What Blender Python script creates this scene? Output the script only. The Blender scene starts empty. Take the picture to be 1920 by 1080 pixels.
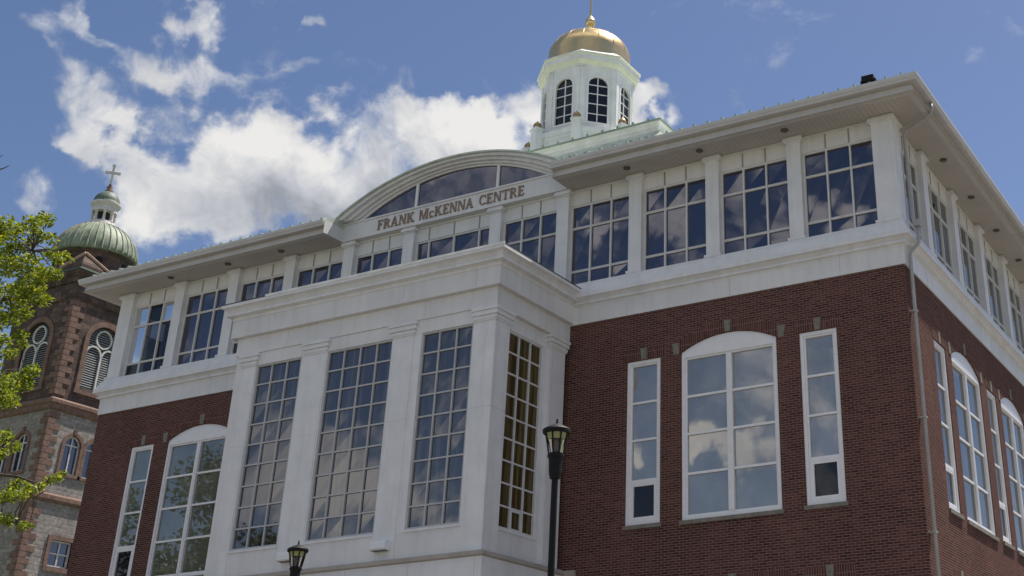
import bpy, bmesh, math, random
from mathutils import Vector, Matrix
R = math.radians
random.seed(7)
scene = bpy.context.scene
COL = scene.collection

# ------------------------------------------------------------------ camera
ZF = 13.4                      # height of the underside of the white frieze above the lawn
CAM = Vector((8.58649613, -28.16508552, ZF - 11.78253156))
YAW, PIT, ROL, FPX, PPX, PPY = -0.459, 0.461, -0.013, 2405.367, 365.0, -222.893
fw = Vector((math.sin(YAW)*math.cos(PIT), math.cos(YAW)*math.cos(PIT), math.sin(PIT)))
r0 = Vector((math.cos(YAW), -math.sin(YAW), 0)); u0 = r0.cross(fw)
rt = math.cos(ROL)*r0 + math.sin(ROL)*u0
up = math.cos(ROL)*u0 - math.sin(ROL)*r0
cd = bpy.data.cameras.new("camera"); co = bpy.data.objects.new("camera", cd); COL.objects.link(co)
co.matrix_world = Matrix(((rt.x, up.x, -fw.x, CAM.x), (rt.y, up.y, -fw.y, CAM.y), (rt.z, up.z, -fw.z, CAM.z), (0, 0, 0, 1)))
cd.sensor_width = 36.0; cd.lens = FPX/1920*36.0
cd.shift_x = -PPX/1920; cd.shift_y = PPY/1920
cd.clip_start = .1; cd.clip_end = 3000
scene.camera = co
def ray(u, v):                 # direction of a photo pixel (used to take bearings of clouds)
    return (fw + ((u-960-PPX)/FPX)*rt - ((v-540-PPY)/FPX)*up)

# ------------------------------------------------------------------ light
SUN = Vector((.95, 2.1, 5.1)).normalized()
sun_el = math.asin(SUN.z); sun_az = math.atan2(SUN.x, SUN.y)
sd = bpy.data.lights.new("sun", 'SUN'); sd.energy = 5.0; sd.angle = R(.5); sd.color = (1, .93, .84)
so = bpy.data.objects.new("sun", sd); COL.objects.link(so)
so.rotation_euler = SUN.to_track_quat('Z', 'Y').to_euler(); so.location = (0, 0, 80)
scene.view_settings.view_transform = 'Standard'; scene.view_settings.look = 'None'
scene.view_settings.gamma = 1; scene.view_settings.use_curve_mapping = False
scene.view_settings.exposure = 0.5
SKY_STRENGTH = .071

class NT:                      # small node-tree writer
    def __init__(s, nt): s.nt = nt; s.n = nt.nodes; s.l = nt.links
    def new(s, t, **k):
        n = s.n.new(t)
        for a, b in k.items(): setattr(n, a, b)
        return n
    def put(s, sock, v):
        if isinstance(v, bpy.types.NodeSocket): s.l.new(v, sock)
        elif v is not None: sock.default_value = v
    def m(s, op, a, b=None, c=None, clamp=False):
        n = s.new('ShaderNodeMath', operation=op); n.use_clamp = clamp
        s.put(n.inputs[0], a); s.put(n.inputs[1], b)
        if c is not None: s.put(n.inputs[2], c)
        return n.outputs[0]
    def v(s, op, a, b=None, scale=None):
        n = s.new('ShaderNodeVectorMath', operation=op)
        s.put(n.inputs[0], a)
        if b is not None: s.put(n.inputs[1], b)
        if scale is not None: s.put(n.inputs['Scale'], scale)
        return n.outputs['Value'] if op in ('LENGTH', 'DOT_PRODUCT') else n.outputs[0]
    def noise(s, vec, scale, detail=4, rough=.5, dist=0., col=False, lac=2.0):
        n = s.new('ShaderNodeTexNoise'); s.put(n.inputs['Vector'], vec)
        n.inputs['Scale'].default_value = scale; n.inputs['Detail'].default_value = detail
        n.inputs['Roughness'].default_value = rough; n.inputs['Distortion'].default_value = dist
        n.inputs['Lacunarity'].default_value = lac
        return n.outputs['Color'] if col else n.outputs['Fac']
    def step(s, x, a, b, lo=0., hi=1.):
        n = s.new('ShaderNodeMapRange', interpolation_type='SMOOTHSTEP')
        s.put(n.inputs[0], x)
        for i, q in enumerate((a, b, lo, hi)): n.inputs[i+1].default_value = q
        return n.outputs[0]
    def mix(s, f, a, b):
        n = s.new('ShaderNodeMix', data_type='RGBA')
        s.put(n.inputs['Factor'], f); s.put(n.inputs['A'] if False else n.inputs[6], a); s.put(n.inputs[7], b)
        return n.outputs[2]
    def ramp(s, f, stops):
        n = s.new('ShaderNodeValToRGB'); s.put(n.inputs[0], f); e = n.color_ramp.elements
        while len(e) < len(stops): e.new(.5)
        for q, (p, c) in zip(e, stops): q.position = p; q.color = (*c, 1)
        return n.outputs[0]
    def sep(s, v):
        n = s.new('ShaderNodeSeparateXYZ'); s.put(n.inputs[0], v); return n.outputs
    def comb(s, x=0., y=0., z=0.):
        n = s.new('ShaderNodeCombineXYZ')
        for i, q in enumerate((x, y, z)): s.put(n.inputs[i], q)
        return n.outputs[0]

def azel(d):
    d = d.normalized(); return math.atan2(d.x, d.y), math.asin(max(-1, min(1, d.z)))

def make_world():
    w = bpy.data.worlds.new("World"); scene.world = w; w.use_nodes = True
    t = NT(w.node_tree); t.n.clear()
    out = t.new('ShaderNodeOutputWorld'); bg = t.new('ShaderNodeBackground')
    t.l.new(bg.outputs[0], out.inputs[0]); bg.inputs['Strength'].default_value = SKY_STRENGTH
    sky = t.new('ShaderNodeTexSky', sky_type='NISHITA'); sky.sun_disc = False
    sky.sun_elevation = sun_el; sky.sun_rotation = sun_az
    sky.air_density = 1.0; sky.dust_density = .6; sky.ozone_density = 2.2; sky.altitude = 60
    tc = t.new('ShaderNodeTexCoord'); D = tc.outputs['Generated']
    dx, dy, dz = t.sep(D)
    az = t.m('ARCTAN2', dx, dy); el = t.m('ARCSINE', dz)
    AE0 = t.comb(az, el, 0.)
    wob = t.v('SCALE', t.v('SUBTRACT', t.noise(D, 13, 5, .55, col=True), (.5, .5, .5)), scale=.16)
    AE = t.v('ADD', AE0, wob)
    # bearings of the clouds: photo pixel centre, half axes, tilt (deg), weight
    lobes = [(640, 360, 310, 150, -8, 1.3), (520, 300, 210, 130, -10, 1.1), (870, 270, 190, 105, -5, 1.1), (760, 250, 190, 95, 0, .75),
             (420, 400, 190, 80, -10, .95), (330, 300, 200, 85, 8, .60), (200, 235, 170, 50, 20, .60), (255, 95, 120, 110, 30, .62),
             (150, 20, 130, 50, 0, .50), (400, 75, 70, 60, 30, .52), (575, 20, 50, 40, 0, .52), (150, 150, 130, 50, 20, .50),
             (400, 165, 150, 55, -8, .45), (290, 140, 90, 60, 60, .45), (640, 155, 180, 40, -8, .30), (1140, 235, 190, 70, 5, 1.15), (1010, 200, 90, 60, 0, .5),
             (30, 360, 90, 60, 0, .34), (20, 300, 80, 40, 0, .28), (770, 20, 80, 40, 0, .25), (245, 460, 60, 20, 0, .32), (160, 215, 90, 40, 0, .4), (110, 70, 120, 60, 0, .30), (130, 200, 120, 60, 10, .25)]
    refl = [(1350, 860, 120, 60, 0, 1.1), (1200, 830, 60, 55, 0, .9), (1500, 900, 140, 40, 0, .6), (1115, 450, 55, 75, 0, .95), (1545, 375, 60, 60, 0, .8),
            (1420, 370, 80, 50, 0, .45), (560, 800, 150, 120, 0, .7), (700, 930, 160, 80, 0, .7), (860, 960, 120, 50, 0, .6), (830, 350, 130, 50, 0, .6), (1270, 430, 60, 60, 0, .4), (490, 720, 60, 60, 0, .4), (640, 900, 380, 170, 0, .75), (820, 760, 160, 60, 0, .5), (720, 470, 220, 40, 0, .6), (1280, 420, 70, 70, 0, .55), (1420, 420, 70, 60, 0, .6)]
    total = None
    def lobe(c, a, b, tilt, wgt, total):
        mp = t.new('ShaderNodeMapping', vector_type='TEXTURE')
        t.l.new(AE, mp.inputs[0]); mp.inputs['Location'].default_value = (*c, 0)
        mp.inputs['Rotation'].default_value = (0, 0, tilt); mp.inputs['Scale'].default_value = (a, b, 1)
        q = t.m('SUBTRACT', 1.0, t.v('LENGTH', mp.outputs[0]), clamp=True)
        q = t.m('MULTIPLY', t.step(q, 0., .85), wgt)
        return q if total is None else t.m('MAXIMUM', total, q) if False else t.m('ADD', total, t.m('MULTIPLY', q, t.m('SUBTRACT', 1.35, total, clamp=False)))
    def px(l, mirror=False):
        u, v, rx, ry, tilt, wgt = l
        f = (lambda d: Vector((d.x, -d.y, d.z))) if mirror else (lambda d: d)
        c = azel(f(ray(u, v))); a = azel(f(ray(u+rx, v))); b = azel(f(ray(u, v-ry)))
        ra = math.hypot(a[0]-c[0], a[1]-c[1]); rb = math.hypot(b[0]-c[0], b[1]-c[1])
        return c, ra, rb, R(-tilt) if not mirror else R(tilt), wgt
    for l in lobes: total = lobe(*px(l), total)
    for l in refl: total = lobe(*px(l, True), total)
    wv = t.v('SCALE', t.v('SUBTRACT', t.noise(D, 9, 3, .5, col=True), (.5, .5, .5)), scale=.10)
    P = t.v('ADD', D, wv)
    n1 = t.noise(P, 10.0, 12, .62, lac=2.15)
    n2 = t.noise(P, 34.0, 8, .66)
    def puff(scale, smooth):
        vn = t.new('ShaderNodeTexVoronoi', feature='F1'); t.l.new(P, vn.inputs['Vector'])
        vn.inputs['Scale'].default_value = scale
        return t.m('SUBTRACT', 1., vn.outputs['Distance'])
    pf_ = t.m('ADD', t.m('MULTIPLY', puff(17., .35), .6), t.m('MULTIPLY', puff(41., .35), .4))
    nn = t.m('ADD', t.m('ADD', t.m('MULTIPLY', n1, .62), t.m('MULTIPLY', n2, .36)), t.m('MULTIPLY', t.m('SUBTRACT', pf_, .58), .26))
    # unseen cloud bank added high and low behind the camera as fill light
    bank = t.m('MULTIPLY', t.step(el, R(48), R(64), 0., 1.), t.step(dy, .0, -.25, 0., 1.))
    low = t.m('MULTIPLY', t.step(el, R(13), R(6), 0., 1.), t.step(dy, .1, -.2, 0., 1.))
    total = t.m('MAXIMUM', total, t.m('MULTIPLY', t.m('MAXIMUM', bank, low), 1.2))
    rear = t.step(dy, -.05, -.35, 0., .34)
    total = t.m('MAXIMUM', total, t.m('MULTIPLY', rear, t.step(t.noise(D, 3.1, 3, .5), .42, .62, .35, 1.5)))
    c = t.m('ADD', t.m('SUBTRACT', total, .30), t.m('MULTIPLY', t.m('SUBTRACT', nn, .5), 2.9))
    alpha = t.step(c, -.20, .74)
    # soft self-shading of the cloud mass: thick parts go grey, sun side stays white
    P2 = t.v('ADD', P, tuple(SUN*.035))
    n1b = t.noise(P2, 7.0, 5, .55, lac=2.15)
    n1s = t.noise(P, 7.0, 5, .55, lac=2.15)
    rel = t.m('ADD', t.m('MULTIPLY', t.m('SUBTRACT', n1s, n1b), 3.2), .5)
    gc, ga, gb, gt, _ = px((640, 385, 330, 120, -12, 1))
    mp = t.new('ShaderNodeMapping', vector_type='TEXTURE'); t.l.new(AE, mp.inputs[0])
    mp.inputs['Location'].default_value = (*gc, 0); mp.inputs['Rotation'].default_value = (0, 0, gt); mp.inputs['Scale'].default_value = (ga, gb, 1)
    base = t.m('SUBTRACT', 1.0, t.v('LENGTH', mp.outputs[0]), clamp=True)
    shade = t.m('SUBTRACT', t.m('ADD', rel, .42), t.m('MULTIPLY', base, .86), clamp=True)
    ccol = t.ramp(shade, [(0., (.40, .43, .49)), (.5, (.70, .72, .77)), (1., (1.03, 1.02, 1.0))])
    ccol = t.v('SCALE', ccol, scale=t.m('MULTIPLY', t.step(dy, .1, -.3, 1., 1.3), .575/SKY_STRENGTH))
    # clear sky, colour-graded towards the photograph's slate blue
    hsv = t.new('ShaderNodeHueSaturation'); t.l.new(sky.outputs[0], hsv.inputs['Color'])
    hsv.inputs['Saturation'].default_value = 1.12; hsv.inputs['Value'].default_value = 1.0
    t.l.new(t.mix(alpha, t.v('MULTIPLY', hsv.outputs[0], (1.16, 1.0, 1.0)), ccol), bg.inputs['Color'])
make_world()

# ------------------------------------------------------------------ materials
MATS = {}
def mat(name, build):
    m = bpy.data.materials.new(name); m.use_nodes = True
    t = NT(m.node_tree); b = t.n['Principled BSDF']; build(t, b); MATS[name] = m; return m
def rgba(c): return (*c, 1)
def plain(name, c, rough=.5, var=.12, scale=3., metal=0., bump=0., bscale=40., spec=None, streak=0.):
    def f(t, b):
        g = t.new('ShaderNodeNewGeometry').outputs['Position']
        n = t.noise(g, scale, 6, .6)
        k = t.step(n, .3, .7, 1-var, 1+var)
        if streak:
            sx, sy, sz = t.sep(g)
            ns = t.noise(t.comb(t.m('MULTIPLY', sx, 5.), t.m('MULTIPLY', sy, 5.), t.m('MULTIPLY', sz, .35)), 1., 5, .6)
            k = t.m('MULTIPLY', k, t.step(ns, .42, .75, 1., 1-streak))
        t.l.new(t.v('SCALE', rgba(c)[:3], scale=k), b.inputs['Base Color'])
        b.inputs['Roughness'].default_value = rough; b.inputs['Metallic'].default_value = metal
        if spec is not None: b.inputs['Specular IOR Level'].default_value = spec
        if bump:
            bn = t.new('ShaderNodeBump'); bn.inputs['Strength'].default_value = bump; bn.inputs['Distance'].default_value = .01
            t.l.new(t.noise(g, bscale, 4, .6), bn.inputs['Height']); t.l.new(bn.outputs[0], b.inputs['Normal'])
    return mat(name, f)
plain('white_panel', (.725, .72, .705), .55, .06, .7, streak=.09, spec=.3)
plain('white_trim', (.745, .745, .74), .5, .05, 2., streak=.10, spec=.3)
plain('window_white', (.80, .80, .80), .4, .03, 4., spec=.4)
plain('joint', (.52, .51, .48), .7)
plain('mullion_grey', (.68, .68, .67), .42, .04, 4., spec=.4)
plain('bar_grey', (.47, .475, .475), .42, .05, 4., spec=.4)
plain('pipe_grey', (.37, .36, .345), .5, .08, 2., streak=.1)
plain('gold_old', (.42, .29, .13), .42, .2, 14., metal=.7)
plain('lime_trim', (.78, .80, .64), .5, .06, 3.)
plain('panel_seam', (.30, .29, .27), .8)  # grey strips along the spandrel panel seams
plain('gutter_metal', (.56, .545, .52), .5, .05, 1.5, streak=.06)
plain('flashing_dark', (.035, .045, .045), .5)
plain('light_flash', (.80, .79, .75), .45)
plain('green_metal', (.53, .585, .50), .5, .12, 2.5, streak=.2)
plain('green_white', (.81, .82, .805), .5, .08, 2., streak=.10)
plain('guard_green', (.24, .31, .25), .5)
plain('sill_stone', (.20, .185, .15), .85, .18, 6., bump=.3)
plain('keystone', (.20, .185, .145), .85, .2, 8., bump=.3)
plain('dark_metal', (.006, .006, .006), .6, .2, 8., spec=.25)
plain('bronze', (.27, .18, .13), .5, .12, 9.)
plain('can_dark', (.11, .105, .095), .6)
plain('concrete', (.40, .36, .31), .85, .1, 2., bump=.2)
plain('bounce_paving', (.125, .11, .095), .9, .15, 1.5, bump=.2)
plain('copper', (.19, .25, .165), .6, .35, 1.6, streak=.35)
plain('copper_dark', (.09, .13, .10), .6, .3, 2., streak=.3)
plain('copper_seam', (.28, .27, .21), .6, .3, 2.)
plain('tower_white', (.58, .56, .53), .6, .12, 3.)
plain('brown_trim', (.165, .100, .076), .85, .28, 3., bump=.4, bscale=14.)
plain('brown_pale', (.40, .26, .20), .85, .2, 3., bump=.4, bscale=14.)
plain('interior_dark', (.03, .028, .028), .9)
plain('interior_pale', (.16, .155, .15), .9)
plain('bark', (.075, .058, .045), .9, .3, 12., bump=.6, bscale=25.)
plain('louvre', (.36, .37, .37), .6, .1, 6.)
plain('lamp_shade_glass', (.30, .30, .12), .3, .15, 20.)
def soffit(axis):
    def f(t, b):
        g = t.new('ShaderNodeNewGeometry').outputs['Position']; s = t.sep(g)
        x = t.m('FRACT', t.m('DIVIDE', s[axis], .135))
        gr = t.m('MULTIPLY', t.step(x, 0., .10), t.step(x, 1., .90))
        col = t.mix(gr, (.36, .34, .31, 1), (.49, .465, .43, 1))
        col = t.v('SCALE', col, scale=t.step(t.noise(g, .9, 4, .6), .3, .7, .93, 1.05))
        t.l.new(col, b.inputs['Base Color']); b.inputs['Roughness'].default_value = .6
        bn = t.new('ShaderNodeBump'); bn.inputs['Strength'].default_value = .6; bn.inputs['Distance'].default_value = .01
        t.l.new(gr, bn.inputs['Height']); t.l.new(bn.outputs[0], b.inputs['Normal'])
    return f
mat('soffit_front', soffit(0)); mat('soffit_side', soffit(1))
def brick(soldier=False):
    def f(t, b):
        g = t.new('ShaderNodeNewGeometry').outputs['Position']; s = t.sep(g)
        u = t.m('ADD', s[0], s[1]); z = s[2]
        V = t.comb(z, u, 0.) if soldier else t.comb(u, z, 0.)
        n = t.new('ShaderNodeTexBrick'); t.l.new(V, n.inputs['Vector'])
        n.offset = 0. if soldier else .5; n.squash = 1.0
        n.inputs['Scale'].default_value = 1.0; n.inputs['Mortar Size'].default_value = .0085
        n.inputs['Mortar Smooth'].default_value = .25; n.inputs['Bias'].default_value = 0.
        n.inputs['Brick Width'].default_value = .30 if soldier else .20; n.inputs['Row Height'].default_value = .0625
        n.inputs['Color1'].default_value = (0, 0, 0, 1); n.inputs['Color2'].default_value = (1, 1, 1, 1); n.inputs['Mortar'].default_value = (.5, .5, .5, 1)
        rnd = t.sep(n.outputs['Color'])[0]
        cb = t.ramp(rnd, [(0., (.066, .030, .026)), (.3, (.095, .041, .034)), (.75, (.110, .047, .038)), (1., (.145, .062, .050))])
        big = t.m('MULTIPLY', t.step(t.noise(g, .55, 5, .6), .3, .7, .84, 1.16), t.step(t.noise(t.comb(t.m('MULTIPLY', u, 1.6), 0., t.m('MULTIPLY', z, .22)), 1., 5, .6), .35, .7, .93, 1.10)); fine = t.step(t.noise(g, 60., 3, .6), .3, .7, .85, 1.15)
        cb = t.v('SCALE', cb, scale=t.m('MULTIPLY', big, fine))
        col = t.mix(n.outputs['Fac'], cb, (.215, .155, .132, 1))
        t.l.new(col, b.inputs['Base Color']); b.inputs['Roughness'].default_value = .95
        b.inputs['Specular IOR Level'].default_value = .04
        bn = t.new('ShaderNodeBump'); bn.inputs['Strength'].default_value = .7; bn.inputs['Distance'].default_value = .006
        t.l.new(t.m('SUBTRACT', 1., n.outputs['Fac']), bn.inputs['Height']); t.l.new(bn.outputs[0], b.inputs['Normal'])
    return f
mat('brick', brick()); mat('brick_soldier', brick(True))
def stone(c1, c2, c3, bw, rh, mort):
    def f(t, b):
        g = t.new('ShaderNodeNewGeometry').outputs['Position']; s = t.sep(g)
        u = t.m('ADD', s[0], s[1])
        wob = t.m('MULTIPLY', t.m('SUBTRACT', t.noise(g, .8, 2), .5), .5)
        V = t.comb(t.m('ADD', u, wob), t.m('ADD', s[2], t.m('MULTIPLY', wob, .15)), 0.)
        n = t.new('ShaderNodeTexBrick'); t.l.new(V, n.inputs['Vector']); n.offset = .43; n.squash = .7; n.squash_frequency = 3
        n.inputs['Scale'].default_value = 1.; n.inputs['Mortar Size'].default_value = .03; n.inputs['Mortar Smooth'].default_value = .6
        n.inputs['Brick Width'].default_value = bw; n.inputs['Row Height'].default_value = rh
        n.inputs['Color1'].default_value = (0, 0, 0, 1); n.inputs['Color2'].default_value = (1, 1, 1, 1); n.inputs['Mortar'].default_value = (.5, .5, .5, 1)
        cb = t.ramp(t.sep(n.outputs['Color'])[0], [(0., c1), (.5, c2), (1., c3)])
        cb = t.v('SCALE', cb, scale=t.step(t.noise(g, 3.2, 6, .7), .25, .75, .6, 1.4))
        t.l.new(t.mix(n.outputs['Fac'], cb, (*mort, 1)), b.inputs['Base Color']); b.inputs['Roughness'].default_value = .9
        bn = t.new('ShaderNodeBump'); bn.inputs['Strength'].default_value = .8; bn.inputs['Distance'].default_value = .04
        t.l.new(t.m('ADD', t.m('MULTIPLY', t.noise(g, 4., 5, .65), .8), t.m('SUBTRACT', 1., n.outputs['Fac'])), bn.inputs['Height']); t.l.new(bn.outputs[0], b.inputs['Normal'])
    return f
mat('grey_stone', stone((.20, .178, .16), (.25, .222, .202), (.30, .27, .248), .62, .30, (.265, .24, .22)))
mat('brown_stone', stone((.055, .036, .03), (.085, .055, .045), (.13, .086, .07), .95, .45, (.08, .058, .05)))
def glass(base, rough=.015, ior=1.75, tint=(1, 1, 1), wav=.0014):
    def f(t, b):
        g = t.new('ShaderNodeNewGeometry').outputs['Position']
        k = t.step(t.noise(g, 1.1, 3, .5), .3, .7, .75, 1.25)
        t.l.new(t.v('SCALE', base, scale=k), b.inputs['Base Color'])
        b.inputs['Roughness'].default_value = rough; b.inputs['IOR'].default_value = ior
        b.inputs['Specular Tint'].default_value = (*tint, 1)
        bn = t.new('ShaderNodeBump'); bn.inputs['Strength'].default_value = .5; bn.inputs['Distance'].default_value = wav
        t.l.new(t.noise(g, 1.6, 2, .5), bn.inputs['Height']); t.l.new(bn.outputs[0], b.inputs['Normal'])
    return f
mat('glass_navy', glass((.010, .010, .016), ior=2.3, tint=(.90, .87, .96)))
mat('glass_blind', glass((.19, .19, .175), ior=3.0, tint=(1., .96, .91)))
mat('glass_green', glass((.12, .125, .10), ior=2.4))
mat('glass_hopper', glass((.012, .013, .018), ior=1.5))
def folds(t, b):
    g = t.new('ShaderNodeNewGeometry').outputs['Position']; q = t.sep(g)
    w = t.noise(t.comb(t.m('MULTIPLY', q[0], 5.), 0., t.m('MULTIPLY', q[2], .25)), 1., 4, .65)
    t.l.new(t.ramp(w, [(.35, (.010, .010, .011)), (.52, (.030, .029, .030)), (.64, (.075, .072, .068)), (.75, (.04, .04, .04))]), b.inputs['Base Color'])
    b.inputs['Roughness'].default_value = .02; b.inputs['IOR'].default_value = 2.3; b.inputs['Specular Tint'].default_value = (.93, .90, .90, 1)
mat('glass_bay', folds)
mat('glass_plain', glass((.022, .020, .022), ior=2.3, tint=(.95, .90, .92)))
mat('glass_side', glass((.03, .036, .036), ior=2.4))
def curtain(t, b):
    g = t.new('ShaderNodeNewGeometry').outputs['Position']; s = t.sep(g)
    w = t.noise(t.comb(t.m('MULTIPLY', s[1], 7.), 0., t.m('MULTIPLY', s[2], .3)), 1., 4, .6)
    t.l.new(t.ramp(w, [(.3, (.022, .015, .009)), (.48, (.075, .054, .022)), (.6, (.15, .118, .052)), (.75, (.11, .112, .085))]), b.inputs['Base Color'])
    b.inputs['Roughness'].default_value = .03; b.inputs['IOR'].default_value = 1.35
mat('glass_curtain', curtain)
def clear(t, b):
    t.n.remove(b); out = t.n['Material Output']
    tr = t.new('ShaderNodeBsdfTransparent'); tr.inputs[0].default_value = (.42, .42, .42, 1)
    gl = t.new('ShaderNodeBsdfGlossy'); gl.inputs['Roughness'].default_value = .02
    fr = t.new('ShaderNodeFresnel'); fr.inputs['IOR'].default_value = 1.7
    mx = t.new('ShaderNodeMixShader'); t.l.new(fr.outputs[0], mx.inputs[0]); t.l.new(tr.outputs[0], mx.inputs[1]); t.l.new(gl.outputs[0], mx.inputs[2])
    t.l.new(mx.outputs[0], out.inputs[0])
mat('glass_clear', clear)
def gold(t, b):
    g = t.new('ShaderNodeNewGeometry').outputs['Position']
    k = t.noise(g, 2.2, 5, .65)
    t.l.new(t.ramp(k, [(.3, (.70, .50, .23)), (.7, (.92, .70, .36))]), b.inputs['Base Color'])
    b.inputs['Metallic'].default_value = .85
    t.l.new(t.step(k, .3, .7, .34, .25), b.inputs['Roughness'])
    bn = t.new('ShaderNodeBump'); bn.inputs['Strength'].default_value = .25; bn.inputs['Distance'].default_value = .02
    t.l.new(t.noise(g, 5., 3, .5), bn.inputs['Height']); t.l.new(bn.outputs[0], b.inputs['Normal'])
mat('gold_leaf', gold)
def leaf(c1, c2, c3):
    def f(t, b):
        oi = t.new('ShaderNodeNewGeometry').outputs['Random Per Island']
        c = t.ramp(oi, [(0., c1), (.5, c2), (1., c3)])
        t.l.new(c, b.inputs['Base Color']); b.inputs['Roughness'].default_value = .5
        tl = t.new('ShaderNodeBsdfTranslucent'); t.l.new(t.v('MULTIPLY', c, (1.25, 1.15, .5)), tl.inputs[0])
        mx = t.new('ShaderNodeMixShader'); mx.inputs[0].default_value = .45
        t.l.new(b.outputs[0], mx.inputs[1]); t.l.new(tl.outputs[0], mx.inputs[2]); t.l.new(mx.outputs[0], t.n['Material Output'].inputs[0])
    return f
mat('leaf_bright', leaf((.085, .14, .012), (.19, .26, .018), (.36, .39, .055)))
mat('leaf_dark', leaf((.045, .07, .02), (.07, .10, .03), (.10, .13, .045)))
def lawn(t, b):
    g = t.new('ShaderNodeNewGeometry').outputs['Position']
    n = t.noise(g, .35, 8, .65); n2 = t.noise(g, 14., 4, .7)
    c = t.ramp(t.m('ADD', t.m('MULTIPLY', n, .6), t.m('MULTIPLY', n2, .4)), [(.3, (.045, .07, .02)), (.55, (.08, .11, .032)), (.75, (.13, .14, .05))])
    t.l.new(c, b.inputs['Base Color']); b.inputs['Roughness'].default_value = .9
mat('lawn', lawn)

# ------------------------------------------------------------------ mesh writer
class MB:
    def __init__(s): s.v = []; s.f = []; s.mi = []; s.cur = 0; s.sm = []; s.smooth = False
    def add(s, vs, fs):
        o = len(s.v); s.v += [Vector(q) for q in vs]
        for f in fs: s.f.append([i+o for i in f]); s.mi.append(s.cur); s.sm.append(s.smooth)
    def quad(s, *p): s.add(p, [list(range(len(p)))])
    def box(s, T, a0, a1, b0, b1, c0, c1):
        vs = [T(a, b, c) for a in (a0, a1) for b in (b0, b1) for c in (c0, c1)]
        s.add(vs, [(0, 1, 3, 2), (4, 6, 7, 5), (0, 4, 5, 1), (2, 3, 7, 6), (0, 2, 6, 4), (1, 5, 7, 3)])
    def prism(s, A, B):           # two matching outlines joined
        n = len(A)
        s.add(list(A)+list(B), [list(range(n)), list(range(2*n-1, n-1, -1))] + [(i, (i+1) % n, n+(i+1) % n, n+i) for i in range(n)])
    def loft(s, rows, closed=False, caps=False):
        n = len(rows[0]); fs = []
        for i in range(len(rows)-1):
            for j in range(n if closed else n-1):
                k = (j+1) % n; fs.append((i*n+j, i*n+k, (i+1)*n+k, (i+1)*n+j))
        if caps: fs += [list(range(n)), list(range((len(rows)-1)*n, len(rows)*n))]
        s.add([p for r in rows for p in r], fs)
    def lathe(s, c, prof, seg=24, ph=0., caps=True):
        rows = [[(c[0]+r*math.sin(ph+2*math.pi*k/seg), c[1]-r*math.cos(ph+2*math.pi*k/seg), c[2]+h) for k in range(seg)] for r, h in prof]
        s.loft(rows, True, caps)
    def tube(s, pts, rad, seg=8, caps=True):
        pts = [Vector(p) for p in pts]; rows = []
        if not isinstance(rad, (list, tuple)): rad = [rad]*len(pts)
        x = None
        for i, p in enumerate(pts):
            d = (pts[min(i+1, len(pts)-1)] - pts[max(i-1, 0)]).normalized()
            if x is None: x = d.orthogonal().normalized()
            x = (x - d*x.dot(d)).normalized(); y = d.cross(x)
            rows.append([p + (x*math.cos(2*math.pi*k/seg)+y*math.sin(2*math.pi*k/seg))*rad[i] for k in range(seg)])
        s.loft(rows, True, caps)
    def build(s, name, mats, parent=None, recalc=True):
        off = Vector((0, 0, 0)); q = parent
        while q is not None: off += q.location; q = q.parent
        me = bpy.data.meshes.new(name)
        me.from_pydata([v-off for v in s.v], [], s.f)
        for m in (mats if isinstance(mats, (list, tuple)) else [mats]): me.materials.append(MATS[m])
        me.polygons.foreach_set('material_index', s.mi); me.polygons.foreach_set('use_smooth', s.sm)
        if recalc:
            bm = bmesh.new(); bm.from_mesh(me); bmesh.ops.recalc_face_normals(bm, faces=bm.faces); bm.to_mesh(me); bm.free()
        o = bpy.data.objects.new(name, me); COL.objects.link(o)
        if parent is not None: o.parent = parent
        return o
def thing(name, label, cat, loc, group=None):
    o = bpy.data.objects.new(name, None); COL.objects.link(o); o.location = loc; o.empty_display_size = .5
    o['label'] = label; o['category'] = cat
    if group: o['group'] = group
    return o
WLD = lambda a, b, c: Vector((a, b, c))
ZW = lambda a, b, c: Vector((a, b, c+ZF))

def sweep(mb, path, prof, closed=False):
    """path: xy points, the outside lies to the right of travel; prof: (offset, height)"""
    n = len(path); P = [Vector(p) for p in path]; rows = []
    for i in range(n):
        ns = []
        if closed or i > 0: d = (P[i]-P[i-1]).normalized(); ns.append(Vector((d.y, -d.x)))
        if closed or i < n-1: d = (P[(i+1) % n]-P[i]).normalized(); ns.append(Vector((d.y, -d.x)))
        if len(ns) == 2: k = ns[0]+ns[1]; m = k/k.length_squared*2 if k.length > 1e-6 else ns[0]; m = k*(2/k.length_squared) if k.length > 1e-6 else ns[0]
        else: m = ns[0]
        rows.append([(P[i].x+m.x*w, P[i].y+m.y*w, h+ZF) for w, h in prof])
    if closed: rows.append(rows[0])
    mb.loft(rows, False)
    if not closed:
        for r in (rows[0], rows[-1]): mb.add(r, [list(range(len(r)))])

# ------------------------------------------------------------------ main building
W, L = -27.8, 24.8
XC = W/2
bld = thing('campus_building', 'red brick hall with white columned top storey, arched sign gable and gold domed cupola', 'building', (XC, L/2, 0))
TF = lambda u, w, h: Vector((u, -w, h+ZF))              # front facade  (u = x, w = outwards, h above brick top)
TR = lambda u, w, h: Vector((w, u, h+ZF))               # side facade on the right (u = y)
TL = lambda u, w, h: Vector((W-w, u, h+ZF))             # far side on the left
TB = lambda u, w, h: Vector((u, L+w, h+ZF))             # back

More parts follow.
